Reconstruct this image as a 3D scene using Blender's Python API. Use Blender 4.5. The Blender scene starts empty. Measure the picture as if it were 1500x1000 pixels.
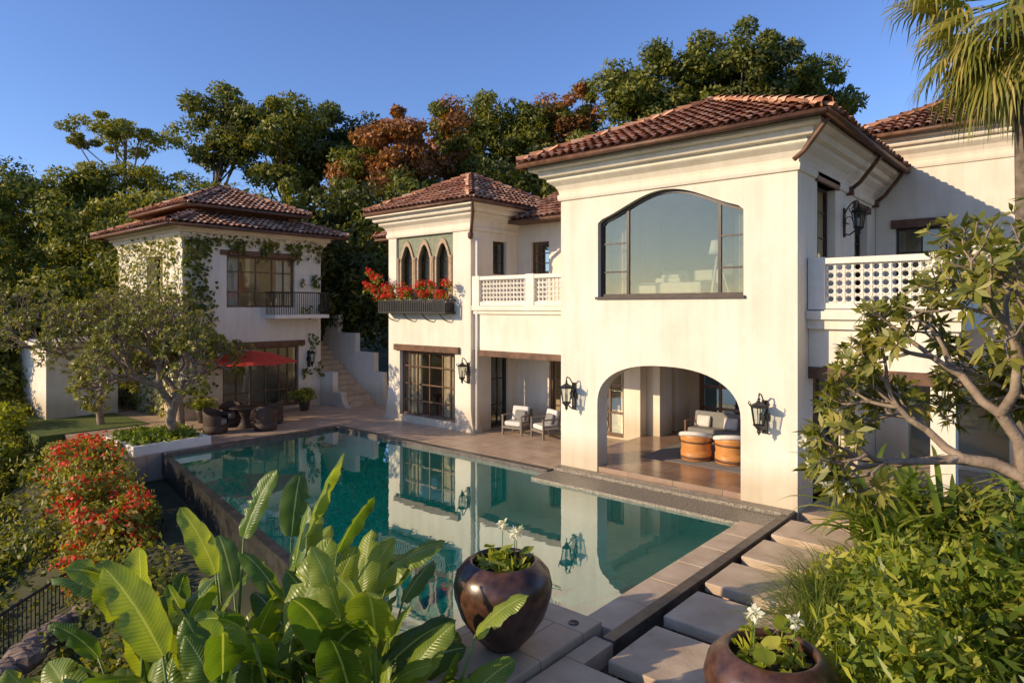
import bpy, bmesh, math, numpy as np, random
from mathutils import Vector
from mathutils.geometry import tessellate_polygon
random.seed(7); RNG=np.random.default_rng(11)
scn=bpy.context.scene
pi=math.pi

# ------------------------------------------------------------ materials
def newmat(name):
    m=bpy.data.materials.new(name); m.use_nodes=True
    nt=m.node_tree; nt.nodes.clear()
    out=nt.nodes.new('ShaderNodeOutputMaterial')
    return m,nt,out
def N(nt,t,**k):
    n=nt.nodes.new(t)
    for a,b in k.items():
        if a in n.inputs: n.inputs[a].default_value=b
        else: setattr(n,a,b)
    return n
def ramp(nt,cols,fac=None,interp='LINEAR'):
    r=nt.nodes.new('ShaderNodeValToRGB'); cr=r.color_ramp; cr.interpolation=interp
    while len(cr.elements)<len(cols): cr.elements.new(.5)
    for e,(p,c) in zip(cr.elements,cols):
        e.position=p; e.color=(*c,1)
    if fac is not None: nt.links.new(fac,r.inputs[0])
    return r
def simple(name,c1,c2,scale=3,rough=.7,bump=.0,bscale=40,metal=0,detail=5,spec=.4,island=False,hue2=None):
    m,nt,out=newmat(name); L=nt.links.new
    p=N(nt,'ShaderNodeBsdfPrincipled'); p.inputs['Roughness'].default_value=rough
    p.inputs['Metallic'].default_value=metal; p.inputs['Specular IOR Level'].default_value=spec
    geo=N(nt,'ShaderNodeNewGeometry')
    nz=N(nt,'ShaderNodeTexNoise'); nz.inputs['Scale'].default_value=scale; nz.inputs['Detail'].default_value=detail
    L(geo.outputs['Position'],nz.inputs['Vector'])
    if island:
        mx=N(nt,'ShaderNodeMath',operation='MULTIPLY'); mx.inputs[1].default_value=.62
        L(geo.outputs['Random Per Island'],mx.inputs[0])
        ma=N(nt,'ShaderNodeMath',operation='MULTIPLY_ADD'); ma.inputs[1].default_value=.45
        L(nz.outputs['Fac'],ma.inputs[0]); L(mx.outputs[0],ma.inputs[2]); f=ma.outputs[0]
        r=ramp(nt,[(.1,c1),(.9,c2)] if hue2 is None else [(.1,c1),(.5,hue2),(.9,c2)],f)
    else:
        r=ramp(nt,[(.3,c1),(.7,c2)],nz.outputs['Fac'])
    L(r.outputs[0],p.inputs['Base Color'])
    if bump>0:
        n2=N(nt,'ShaderNodeTexNoise'); n2.inputs['Scale'].default_value=bscale; n2.inputs['Detail'].default_value=4
        L(geo.outputs['Position'],n2.inputs['Vector'])
        b=N(nt,'ShaderNodeBump'); b.inputs['Strength'].default_value=bump; b.inputs['Distance'].default_value=.02
        L(n2.outputs['Fac'],b.inputs['Height']); L(b.outputs[0],p.inputs['Normal'])
    L(p.outputs[0],out.inputs[0]); return m
def leafmat(name,dark,mid,light,tr=.3,rough=.5,pscale=.6):
    m,nt,out=newmat(name); L=nt.links.new
    geo=N(nt,'ShaderNodeNewGeometry')
    nz=N(nt,'ShaderNodeTexNoise'); nz.inputs['Scale'].default_value=pscale; nz.inputs['Detail'].default_value=3
    L(geo.outputs['Position'],nz.inputs['Vector'])
    a=N(nt,'ShaderNodeMath',operation='MULTIPLY_ADD'); a.inputs[1].default_value=.6
    b=N(nt,'ShaderNodeMath',operation='MULTIPLY'); b.inputs[1].default_value=.45
    L(geo.outputs['Random Per Island'],b.inputs[0]); L(nz.outputs['Fac'],a.inputs[0]); L(b.outputs[0],a.inputs[2])
    r=ramp(nt,[(.2,dark),(.5,mid),(.8,light)],a.outputs[0])
    p=N(nt,'ShaderNodeBsdfPrincipled'); p.inputs['Roughness'].default_value=rough; p.inputs['Specular IOR Level'].default_value=.35
    t=N(nt,'ShaderNodeBsdfTranslucent'); mx=N(nt,'ShaderNodeMixShader'); mx.inputs[0].default_value=tr
    g=N(nt,'ShaderNodeMix',data_type='RGBA',blend_type='MULTIPLY'); g.inputs[0].default_value=1; g.inputs[7].default_value=(1.6,1.6,.55,1)
    L(r.outputs[0],g.inputs[6]); L(g.outputs[2],t.inputs[0])
    L(r.outputs[0],p.inputs['Base Color']); L(p.outputs[0],mx.inputs[1]); L(t.outputs[0],mx.inputs[2]); L(mx.outputs[0],out.inputs[0])
    return m
def stucco(name,c1,c2):
    m,nt,out=newmat(name); L=nt.links.new
    geo=N(nt,'ShaderNodeNewGeometry'); p=N(nt,'ShaderNodeBsdfPrincipled'); p.inputs['Roughness'].default_value=.85; p.inputs['Specular IOR Level'].default_value=.2
    nz=N(nt,'ShaderNodeTexNoise'); nz.inputs['Scale'].default_value=.9; nz.inputs['Detail'].default_value=8; nz.inputs['Roughness'].default_value=.65
    L(geo.outputs['Position'],nz.inputs['Vector'])
    r=ramp(nt,[(.3,c1),(.65,c2)],nz.outputs['Fac'])
    mp=N(nt,'ShaderNodeMapping'); mp.inputs['Scale'].default_value=(5,5,.5); L(geo.outputs['Position'],mp.inputs[0])
    n3=N(nt,'ShaderNodeTexNoise'); n3.inputs['Scale'].default_value=1; n3.inputs['Detail'].default_value=5; L(mp.outputs[0],n3.inputs['Vector'])
    r3=ramp(nt,[(.3,(.84,.81,.76)),(.6,(1,1,1))],n3.outputs['Fac'])
    mx=N(nt,'ShaderNodeMix',data_type='RGBA',blend_type='MULTIPLY'); mx.inputs[0].default_value=.5
    L(r.outputs[0],mx.inputs[6]); L(r3.outputs[0],mx.inputs[7])
    sp=N(nt,'ShaderNodeSeparateXYZ'); L(geo.outputs['Position'],sp.inputs[0])
    ad=N(nt,'ShaderNodeMath',operation='MULTIPLY_ADD'); ad.inputs[1].default_value=-.9; L(nz.outputs['Fac'],ad.inputs[0]); L(sp.outputs[2],ad.inputs[2])
    rg=ramp(nt,[(.0,(.70,.64,.54)),(.55,(1,1,1))],ad.outputs[0])
    m2=N(nt,'ShaderNodeMix',data_type='RGBA',blend_type='MULTIPLY'); m2.inputs[0].default_value=.8
    L(mx.outputs[2],m2.inputs[6]); L(rg.outputs[0],m2.inputs[7]); L(m2.outputs[2],p.inputs['Base Color'])
    n2=N(nt,'ShaderNodeTexNoise'); n2.inputs['Scale'].default_value=22; n2.inputs['Detail'].default_value=6; L(geo.outputs['Position'],n2.inputs['Vector'])
    b=N(nt,'ShaderNodeBump'); b.inputs['Strength'].default_value=.4; b.inputs['Distance'].default_value=.015
    L(n2.outputs['Fac'],b.inputs['Height']); L(b.outputs[0],p.inputs['Normal']); L(p.outputs[0],out.inputs[0]); return m
def paving(name,c1,c2,mortar,scale=1.0,rough=.45,bw=.9,rh=.6):
    m,nt,out=newmat(name); L=nt.links.new
    geo=N(nt,'ShaderNodeNewGeometry'); p=N(nt,'ShaderNodeBsdfPrincipled'); p.inputs['Roughness'].default_value=rough
    br=N(nt,'ShaderNodeTexBrick'); br.inputs['Scale'].default_value=scale; br.inputs['Brick Width'].default_value=bw; br.inputs['Row Height'].default_value=rh
    br.inputs['Mortar Size'].default_value=.008; br.inputs['Color1'].default_value=(*c1,1); br.inputs['Color2'].default_value=(*c2,1); br.inputs['Mortar'].default_value=(*mortar,1)
    L(geo.outputs['Position'],br.inputs['Vector'])
    nz=N(nt,'ShaderNodeTexNoise'); nz.inputs['Scale'].default_value=2.2; nz.inputs['Detail'].default_value=8; L(geo.outputs['Position'],nz.inputs['Vector'])
    r=ramp(nt,[(.3,(.7,.67,.63)),(.7,(1.1,1.08,1.05))],nz.outputs['Fac'])
    mx=N(nt,'ShaderNodeMix',data_type='RGBA',blend_type='MULTIPLY'); mx.inputs[0].default_value=.8
    L(br.outputs['Color'],mx.inputs[6]); L(r.outputs[0],mx.inputs[7]); L(mx.outputs[2],p.inputs['Base Color'])
    b=N(nt,'ShaderNodeBump'); b.inputs['Strength'].default_value=.3; b.inputs['Distance'].default_value=.01
    L(nz.outputs['Fac'],b.inputs['Height']); L(b.outputs[0],p.inputs['Normal'])
    L(p.outputs[0],out.inputs[0]); return m
def watermat(name,c1,c2,scale,bump,k,add,dist=.02):
    m,nt,out=newmat(name); L=nt.links.new
    geo=N(nt,'ShaderNodeNewGeometry')
    v=N(nt,'ShaderNodeTexVoronoi'); v.inputs['Scale'].default_value=scale; L(geo.outputs['Position'],v.inputs['Vector'])
    nz=N(nt,'ShaderNodeTexNoise'); nz.inputs['Scale'].default_value=.5; nz.inputs['Detail'].default_value=3; L(geo.outputs['Position'],nz.inputs['Vector'])
    sep=N(nt,'ShaderNodeSeparateColor'); L(v.outputs['Color'],sep.inputs[0])
    ma=N(nt,'ShaderNodeMath',operation='MULTIPLY_ADD'); ma.inputs[1].default_value=.5; L(sep.outputs[0],ma.inputs[0])
    mm=N(nt,'ShaderNodeMath',operation='MULTIPLY'); mm.inputs[1].default_value=.6; L(nz.outputs['Fac'],mm.inputs[0]); L(mm.outputs[0],ma.inputs[2])
    r=ramp(nt,[(.15,c1),(.85,c2)],ma.outputs[0])
    d=N(nt,'ShaderNodeBsdfDiffuse'); L(r.outputs[0],d.inputs[0])
    g=N(nt,'ShaderNodeBsdfGlossy'); g.inputs['Roughness'].default_value=.015; g.inputs['Color'].default_value=(.95,1,.98,1)
    n2=N(nt,'ShaderNodeTexNoise'); n2.inputs['Scale'].default_value=2.2; n2.inputs['Detail'].default_value=2; L(geo.outputs['Position'],n2.inputs['Vector'])
    b=N(nt,'ShaderNodeBump'); b.inputs['Strength'].default_value=bump; b.inputs['Distance'].default_value=dist
    L(n2.outputs['Fac'],b.inputs['Height']); L(b.outputs[0],g.inputs['Normal'])
    f=N(nt,'ShaderNodeFresnel'); f.inputs[0].default_value=1.4
    fm=N(nt,'ShaderNodeMath',operation='MULTIPLY_ADD',use_clamp=True); fm.inputs[1].default_value=k; fm.inputs[2].default_value=add; L(f.outputs[0],fm.inputs[0])
    mx=N(nt,'ShaderNodeMixShader'); L(fm.outputs[0],mx.inputs[0]); L(d.outputs[0],mx.inputs[1]); L(g.outputs[0],mx.inputs[2]); L(mx.outputs[0],out.inputs[0])
    return m
def glassmat(name,fac=.4,tint=(.7,.75,.72),gc=(.75,.82,.74)):
    m,nt,out=newmat(name); L=nt.links.new
    t=N(nt,'ShaderNodeBsdfTransparent'); t.inputs[0].default_value=(*tint,1)
    g=N(nt,'ShaderNodeBsdfGlossy'); g.inputs['Roughness'].default_value=.01; g.inputs[0].default_value=(*gc,1)
    geo=N(nt,'ShaderNodeNewGeometry'); nz=N(nt,'ShaderNodeTexNoise'); nz.inputs['Scale'].default_value=.8; L(geo.outputs['Position'],nz.inputs['Vector'])
    b=N(nt,'ShaderNodeBump'); b.inputs['Strength'].default_value=.08; b.inputs['Distance'].default_value=.02; L(nz.outputs['Fac'],b.inputs['Height']); L(b.outputs[0],g.inputs['Normal'])
    mx=N(nt,'ShaderNodeMixShader'); mx.inputs[0].default_value=fac; L(t.outputs[0],mx.inputs[1]); L(g.outputs[0],mx.inputs[2]); L(mx.outputs[0],out.inputs[0])
    return m
def bananamat():
    m,nt,out=newmat('banana_leaf'); L=nt.links.new
    at=N(nt,'ShaderNodeAttribute',attribute_name='luv'); sp=N(nt,'ShaderNodeSeparateXYZ'); L(at.outputs['Vector'],sp.inputs[0])
    ab=N(nt,'ShaderNodeMath',operation='ABSOLUTE'); L(sp.outputs[0],ab.inputs[0])
    k=N(nt,'ShaderNodeMath',operation='MULTIPLY_ADD'); k.inputs[1].default_value=-.12; L(ab.outputs[0],k.inputs[0]); L(sp.outputs[1],k.inputs[2])
    s=N(nt,'ShaderNodeMath',operation='MULTIPLY'); s.inputs[1].default_value=150; L(k.outputs[0],s.inputs[0])
    sn=N(nt,'ShaderNodeMath',operation='SINE'); L(s.outputs[0],sn.inputs[0])
    geo=N(nt,'ShaderNodeNewGeometry')
    a=N(nt,'ShaderNodeMath',operation='MULTIPLY_ADD'); a.inputs[1].default_value=.06; L(sn.outputs[0],a.inputs[0])
    nz=N(nt,'ShaderNodeTexNoise'); nz.inputs['Scale'].default_value=3; L(geo.outputs['Position'],nz.inputs['Vector'])
    q=N(nt,'ShaderNodeMath',operation='MULTIPLY_ADD'); q.inputs[1].default_value=.6; L(geo.outputs['Random Per Island'],q.inputs[0])
    q2=N(nt,'ShaderNodeMath',operation='MULTIPLY'); q2.inputs[1].default_value=.45; L(nz.outputs['Fac'],q2.inputs[0]); L(q2.outputs[0],q.inputs[2]); L(q.outputs[0],a.inputs[2])
    r=ramp(nt,[(.1,(.045,.095,.012)),(.5,(.12,.20,.022)),(.9,(.32,.37,.05))],a.outputs[0])
    mr=ramp(nt,[(.03,(1,1,1)),(.07,(0,0,0))],ab.outputs[0])
    mx=N(nt,'ShaderNodeMix',data_type='RGBA'); L(mr.outputs[0],mx.inputs[0]); L(r.outputs[0],mx.inputs[6]); mx.inputs[7].default_value=(.40,.46,.14,1)
    er=ramp(nt,[(.93,(0,0,0)),(1.0,(1,1,1))],ab.outputs[0]); em=N(nt,'ShaderNodeMath',operation='MULTIPLY'); L(er.outputs[0],em.inputs[0]); L(nz.outputs['Fac'],em.inputs[1])
    mx2=N(nt,'ShaderNodeMix',data_type='RGBA'); L(em.outputs[0],mx2.inputs[0]); L(mx.outputs[2],mx2.inputs[6]); mx2.inputs[7].default_value=(.22,.14,.05,1)
    p=N(nt,'ShaderNodeBsdfPrincipled'); p.inputs['Roughness'].default_value=.33; L(mx2.outputs[2],p.inputs['Base Color'])
    b=N(nt,'ShaderNodeBump'); b.inputs['Strength'].default_value=.4; b.inputs['Distance'].default_value=.004; L(sn.outputs[0],b.inputs['Height']); L(b.outputs[0],p.inputs['Normal'])
    t=N(nt,'ShaderNodeBsdfTranslucent'); g=N(nt,'ShaderNodeMix',data_type='RGBA',blend_type='MULTIPLY'); g.inputs[0].default_value=1; g.inputs[7].default_value=(1.9,1.8,.5,1)
    L(mx2.outputs[2],g.inputs[6]); L(g.outputs[2],t.inputs[0])
    ms=N(nt,'ShaderNodeMixShader'); ms.inputs[0].default_value=.4; L(p.outputs[0],ms.inputs[1]); L(t.outputs[0],ms.inputs[2]); L(ms.outputs[0],out.inputs[0]); return m

M={}
M['stucco']=stucco('stucco',(.74,.655,.52),(.83,.755,.62))
M['white']=simple('white_plaster',(.72,.66,.56),(.81,.755,.65),4,.7,.1)
M['wood']=simple('dark_wood',(.08,.038,.02),(.18,.085,.045),5,.5,.1)
M['frame']=simple('bronze_frame',(.035,.022,.015),(.065,.042,.028),5,.4)
M['doorwood']=simple('door_wood',(.10,.052,.028),(.19,.10,.055),5,.45,.1)
M['iron']=simple('black_iron',(.012,.011,.01),(.03,.027,.025),8,.45)
M['tile']=simple('roof_tile',(.15,.065,.038),(.72,.45,.28),2.0,.85,.2,60,island=True,hue2=(.48,.21,.105))
M['pan']=simple('roof_pan',(.07,.035,.02),(.14,.07,.04),3,.9)
M['pave']=paving('terrace_stone',(.58,.43,.30),(.50,.365,.255),(.24,.17,.12),rough=.4)
M['slab']=simple('sandstone_slab',(.44,.32,.21),(.62,.48,.33),2.5,.6,.3,30,detail=9)
M['slabp']=paving('sandstone_paving',(.60,.46,.32),(.52,.39,.27),(.2,.15,.1),rough=.55,bw=1.3,rh=.85)
M['ledge']=simple('pebble_ledge',(.07,.06,.045),(.40,.34,.25),28,.35,.6,45)
M['darkstone']=simple('dark_stone',(.055,.045,.035),(.13,.105,.085),6,.4,.2)
M['wetwall']=simple('wet_dark_stone',(.02,.02,.016),(.06,.055,.045),4,.25,.3)
M['roomfloor']=paving('room_floor',(.34,.22,.15),(.28,.18,.12),(.08,.06,.05),1,.18,1.2,.9)
M['pool']=watermat('pool_water',(.0,.062,.056),(.004,.19,.155),24,.09,1.75,.12)
M['chan']=watermat('channel_water',(.012,.014,.01),(.06,.06,.04),14,.15,1.5,.06)
M['glass']=glassmat('glass',.15,(.85,.87,.82),(.55,.57,.46))
M['glassd']=glassmat('glass_dark',.10,(.85,.86,.8))
M['curtain']=simple('curtain',(.55,.44,.31),(.70,.58,.43),4,.8)
M['interior']=simple('interior_wall',(.58,.47,.34),(.66,.55,.41),2,.8)
M['green']=simple('green_mosaic',(.10,.13,.08),(.30,.31,.20),30,.6,.5,40)
M['stonecol']=simple('carved_stone',(.32,.22,.13),(.48,.35,.23),12,.7,.3)
M['pot']=simple('glazed_pot',(.035,.016,.010),(.12,.055,.032),9,.3,.08,14,spec=.6)
M['soil']=simple('soil',(.02,.015,.01),(.05,.035,.02),8,.9,.5)
M['cush']=simple('cushion',(.58,.55,.5),(.7,.67,.62),6,.85)
M['cushg']=simple('grey_fabric',(.16,.15,.14),(.28,.27,.25),40,.9)
M['rattan']=simple('rattan',(.03,.018,.012),(.10,.06,.04),60,.6,.6,70)
M['teak']=simple('grey_teak',(.15,.13,.10),(.24,.2,.16),20,.7)
M['orange']=simple('orange_leather',(.50,.20,.05),(.62,.28,.08),6,.45)
M['redcloth']=simple('red_canvas',(.55,.04,.015),(.68,.07,.025),5,.8)
M['bark']=simple('bark',(.09,.07,.05),(.22,.17,.12),6,.9,.6,25)
M['barkg']=simple('grey_bark',(.17,.125,.085),(.36,.27,.19),8,.9,.5,30)
M['rock']=simple('rock',(.12,.08,.06),(.30,.21,.15),5,.9,.9,9)
M['grass']=simple('grass',(.07,.10,.015),(.15,.18,.035),9,.9,.6,60)
M['ground']=simple('ground',(.03,.04,.012),(.08,.07,.03),.8,.95,.4,6)
M['L_dark']=leafmat('leaf_dark',(.018,.032,.007),(.06,.076,.013),(.16,.15,.028),.28)
M['L_mid']=leafmat('leaf_mid',(.035,.055,.009),(.125,.148,.02),(.30,.27,.045),.33)
M['L_lite']=leafmat('leaf_light',(.08,.10,.012),(.23,.235,.03),(.43,.37,.07),.36)
M['L_red']=leafmat('leaf_red',(.06,.05,.012),(.27,.11,.032),(.54,.23,.07),.3)
M['L_fran']=leafmat('leaf_frangipani',(.07,.09,.015),(.19,.20,.03),(.40,.34,.08),.33,.4,2)
M['L_shrub']=leafmat('leaf_shrub',(.04,.085,.01),(.15,.21,.022),(.34,.35,.055),.38,.4,1.5)
M['L_lime']=leafmat('leaf_lime',(.13,.18,.015),(.31,.345,.03),(.52,.48,.08),.38,.4,1.5)
M['F_red']=leafmat('petal_red',(.45,.012,.012),(.62,.018,.014),(.75,.06,.025),.3,.6,2)
M['F_orange']=leafmat('petal_orange_red',(.5,.025,.014),(.68,.05,.02),(.78,.13,.04),.25,.6,2)
M['F_white']=leafmat('petal_white',(.7,.66,.5),(.8,.76,.62),(.85,.82,.7),.25,.6,2)
M['F_yel']=leafmat('petal_yellow',(.3,.28,.02),(.5,.45,.04),(.7,.6,.08),.3,.6,2)
M['L_palm']=leafmat('leaf_palm',(.09,.10,.015),(.22,.22,.035),(.46,.36,.1),.35,.45,1)
M['banana']=bananamat()
M['stem']=simple('green_stem',(.08,.14,.02),(.18,.25,.05),10,.5)

# ------------------------------------------------------------ builders
def link(o,parent=None):
    scn.collection.objects.link(o)
    if parent: o.parent=parent
    return o
def empty(name):
    e=bpy.data.objects.new(name,None); return link(e)
class MB:
    def __init__(s): s.v=[]; s.f=[]; s.att=None
    def add(s,vs,fs):
        b=len(s.v); s.v.extend([tuple(q) for q in vs]); s.f.extend([tuple(i+b for i in f) for f in fs])
    def box(s,x0,x1,y0,y1,z0,z1):
        s.add([(x0,y0,z0),(x1,y0,z0),(x1,y1,z0),(x0,y1,z0),(x0,y0,z1),(x1,y0,z1),(x1,y1,z1),(x0,y1,z1)],
              [(3,2,1,0),(4,5,6,7),(0,1,5,4),(1,2,6,5),(2,3,7,6),(3,0,4,7)]); return s
    def obox(s,c,sx,sy,sz,rot=0,tilt=0,o=None):
        o=o or (0,0,0); vs=[]
        for dz in(-.5,.5):
            for dx,dy in((-.5,-.5),(.5,-.5),(.5,.5),(-.5,.5)):
                x,y,z=dx*sx,dy*sy,dz*sz
                if tilt:
                    y,z=y*math.cos(tilt)-z*math.sin(tilt),y*math.sin(tilt)+z*math.cos(tilt)
                x+=c[0];y+=c[1];z+=c[2]
                vs.append((o[0]+x*math.cos(rot)-y*math.sin(rot),o[1]+x*math.sin(rot)+y*math.cos(rot),o[2]+z))
        s.add(vs,[(3,2,1,0),(4,5,6,7),(0,1,5,4),(1,2,6,5),(2,3,7,6),(3,0,4,7)]); return s
    def tube(s,pts,rad,n=6,cap=True):
        P=[Vector(p) for p in pts]; rings=[]
        if not hasattr(rad,'__len__'): rad=[rad]*len(P)
        prev=None
        for i,p in enumerate(P):
            t=(P[min(i+1,len(P)-1)]-P[max(i-1,0)])
            if t.length<1e-6: t=Vector((0,0,1))
            t.normalize()
            a=prev if prev is not None else (Vector((0,0,1)) if abs(t.z)<.9 else Vector((1,0,0)))
            u=(a-t*a.dot(t))
            if u.length<1e-4: u=t.orthogonal()
            u.normalize(); prev=u; w=t.cross(u)
            rings.append([p+(u*math.cos(k*2*pi/n)+w*math.sin(k*2*pi/n))*rad[i] for k in range(n)])
        vs=[q for r in rings for q in r]; fs=[]
        for i in range(len(P)-1):
            for k in range(n):
                fs.append((i*n+k,i*n+(k+1)%n,(i+1)*n+(k+1)%n,(i+1)*n+k))
        if cap: fs.append(tuple(range(n))[::-1]); fs.append(tuple((len(P)-1)*n+k for k in range(n)))
        s.add(vs,fs); return s
    def lathe(s,prof,c,n=24,sx=1,sy=1):
        vs=[];fs=[]
        for r,z in prof:
            for k in range(n):
                a=2*pi*k/n; vs.append((c[0]+r*sx*math.cos(a),c[1]+r*sy*math.sin(a),c[2]+z))
        for i in range(len(prof)-1):
            for k in range(n): fs.append((i*n+k,i*n+(k+1)%n,(i+1)*n+(k+1)%n,(i+1)*n+k))
        s.add(vs,fs); return s
    def poly(s,outer,holes,fn,t0,t1):
        loops=[[Vector((a,b,0)) for a,b in outer]]+[[Vector((a,b,0)) for a,b in h] for h in holes]
        tris=tessellate_polygon(loops); flat=[p for l in loops for p in l]; n=len(flat)
        vs=[fn(p.x,p.y,t0) for p in flat]+[fn(p.x,p.y,t1) for p in flat]
        fs=[tuple(t) for t in tris]+[tuple(i+n for i in t[::-1]) for t in tris]
        b=0
        for l in loops:
            m=len(l)
            for i in range(m): fs.append((b+i,b+(i+1)%m,n+b+(i+1)%m,n+b+i))
            b+=m
        s.add(vs,fs); return s
    def sweep(s,x0,x1,y0,y1,prof):
        vs=[];fs=[]
        for p,z in prof: vs+=[(x0-p,y0-p,z),(x1+p,y0-p,z),(x1+p,y1+p,z),(x0-p,y1+p,z)]
        for i in range(len(prof)-1):
            for k in range(4): fs.append((i*4+k,i*4+(k+1)%4,(i+1)*4+(k+1)%4,(i+1)*4+k))
        s.add(vs,fs); return s
    def obj(s,name,mat,parent=None,smooth=False,bevel=0,recalc=True):
        me=bpy.data.meshes.new(name); me.from_pydata(s.v,[],s.f)
        if recalc:
            bm=bmesh.new(); bm.from_mesh(me); bmesh.ops.recalc_face_normals(bm,faces=bm.faces); bm.to_mesh(me); bm.free()
        if s.att is not None:
            a=me.attributes.new('luv','FLOAT_VECTOR','POINT'); a.data.foreach_set('vector',np.array(s.att,dtype=np.float32).ravel())
        me.materials.append(M[mat] if isinstance(mat,str) else mat)
        if smooth: me.polygons.foreach_set('use_smooth',[True]*len(me.polygons))
        o=bpy.data.objects.new(name,me); link(o,parent)
        if bevel:
            b=o.modifiers.new('b','BEVEL'); b.width=bevel; b.segments=2; b.limit_method='ANGLE'
        return o
FX=lambda u,v,w:(u,w,v)      # facade facing -Y : u=X, v=Z, w=Y
FY=lambda u,v,w:(w,u,v)      # facade facing +X : u=Y, v=Z, w=X
def rect(a,b,c,d): return [(a,c),(b,c),(b,d),(a,d)]

def leaves(name,P,D,S,Ln,Wd,mat,parent=None,droop=.0):
    P=np.asarray(P,float);n=len(P); Ln=np.broadcast_to(Ln,(n,))[:,None]; Wd=np.broadcast_to(Wd,(n,))[:,None]
    nr=np.cross(D,S)
    V=np.empty((n,4,3)); V[:,0]=P; V[:,1]=P+D*Ln*.5+S*Wd*.5+nr*Wd*.15; V[:,2]=P+D*Ln; V[:,2,2]-=(Ln[:,0]*droop); V[:,3]=P+D*Ln*.5-S*Wd*.5+nr*Wd*.15
    me=bpy.data.meshes.new(name); me.vertices.add(4*n); me.vertices.foreach_set('co',V.ravel())
    me.loops.add(4*n); me.loops.foreach_set('vertex_index',np.arange(4*n,dtype=np.int32))
    me.polygons.add(n); me.polygons.foreach_set('loop_start',np.arange(0,4*n,4,dtype=np.int32))
    me.polygons.foreach_set('loop_total',np.full(n,4,dtype=np.int32))
    me.update(calc_edges=True); me.materials.append(M[mat]); o=bpy.data.objects.new(name,me); return link(o,parent)
def unit(a): return a/np.maximum(np.linalg.norm(a,axis=1,keepdims=True),1e-9)
def clump_arrays(C,R,per,L,W,flat=.75,rng=RNG):
    C=np.repeat(np.asarray(C,float),per,axis=0); R=np.repeat(np.asarray(R,float),per)
    n=len(C); d=unit(rng.normal(size=(n,3))); rr=R*(.45+.6*rng.random(n)**.6)
    P=C+d*rr[:,None]*np.array([1,1,flat])
    tang=unit(np.cross(d,rng.normal(size=(n,3)))); D=unit(tang+d*.35+rng.normal(size=(n,3))*.2-np.array([0,0,.15])); S=unit(np.cross(D,d)+rng.normal(size=(n,3))*.25)
    return P,D,S,L*(.6+.8*rng.random(n)),W*(.7+.6*rng.random(n))
def foliage(name,C,R,per,L,W,mat,parent=None,flat=.75):
    a=clump_arrays(C,R,per,L,W,flat); return leaves(name,*a,mat,parent)
def site(e,n):  # survey frame of the plot -> world
    return (.7534*e-.6575*n, .6575*e+.7534*n)

def tree(name,e,n,cz,rx,rz,mat,base=2.,ncl=45,per=210,L=.30,cr=1.0,trunk=.28,mat2=None,flat=.7):
    x,y=site(e,n); p=empty(name)
    C=[];R=[]
    while len(C)<ncl:
        d=RNG.normal(size=3); d/=np.linalg.norm(d); r=RNG.random()**.38
        q=d*r*np.array([rx,rx,rz])
        if q[2]<-rz*.75: continue
        C.append((x+q[0],y+q[1],cz+q[2])); R.append(cr*(.4+.8*RNG.random()))
    k=len(C) if mat2 is None else int(len(C)*.6)
    foliage('crown',C[:k],R[:k],per,L,L*.5,mat,p,flat)
    if mat2: foliage('crown_b',C[k:],R[k:],per,L,L*.5,mat2,p,flat)
    mb=MB(); top=Vector((x,y,cz-rz*.3)); b=Vector((x+RNG.normal()*.4,y+RNG.normal()*.4,base))
    mid=b.lerp(top,.5)+Vector((RNG.normal()*.3,RNG.normal()*.3,0))
    mb.tube([b,mid,top],[trunk,trunk*.75,trunk*.45],7)
    for i in range(0,len(C),3):
        c=Vector(C[i]); s=mid.lerp(top,RNG.random()); m=s.lerp(c,.5)+Vector((0,0,-.3)); mb.tube([s,m,c],[trunk*.3,trunk*.2,.03],4,False)
    mb.obj('trunk','bark',p,True)
    return p

# ------------------------------------------------------------ roof tiles
def tiled(mb,pan,A,B,C,D,colw=.235,row=.34):
    A,B,C,D=map(Vector,(A,B,C,D)); u=(B-A).normalized(); up=(D-A)
    n=u.cross(up).normalized()
    if n.z<0: n=-n
    v=n.cross(u).normalized()
    if v.z<0: v=-v
    W=(B-A).length; Hh=up.dot(v); l1=up.dot(u); r1=(C-A).dot(u)
    pan.add([A,B,C,D],[(0,1,2,3)]) if (C-D).length>1e-4 else pan.add([A,B,C],[(0,1,2)])
    nc=int(W/colw); cw=W/nc
    for i in range(nc):
        uc=(i+.5)*cw; vv=-.06+random.uniform(-.03,.03)
        while vv<Hh-.05:
            q=min(max(vv/Hh,0),1)
            if l1*q+.02<=uc<=W+(r1-W)*q-.02:
                vs=[]; ra=cw*.43; rb=cw*.36; j=random.uniform(-.012,.012); lz=random.uniform(0,.018)
                for (w0,rad,li) in((vv,ra,.055+lz),(vv+row+.06,rb,.02)):
                    for k in range(6):
                        a=pi*k/5
                        vs.append(A+u*(uc+j-rad*math.cos(a))+v*w0+n*(li+rad*.85*math.sin(a)-.02))
                mb.add(vs,[(k,k+1,k+7,k+6) for k in range(5)])
            vv+=row
def caps_line(mb,P,Q,r=.12):
    P=Vector(P);Q=Vector(Q); L=(Q-P).length; n=max(1,int(L/.36)); t=(Q-P)/L
    for i in range(n):
        a=P+t*(i*L/n-.02); b=P+t*((i+1)*L/n+.03); s=random.uniform(.92,1.05)
        mb.tube([a+Vector((0,0,.09)),b+Vector((0,0,.06))],[r*s,r*.82*s],8,False)
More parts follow.
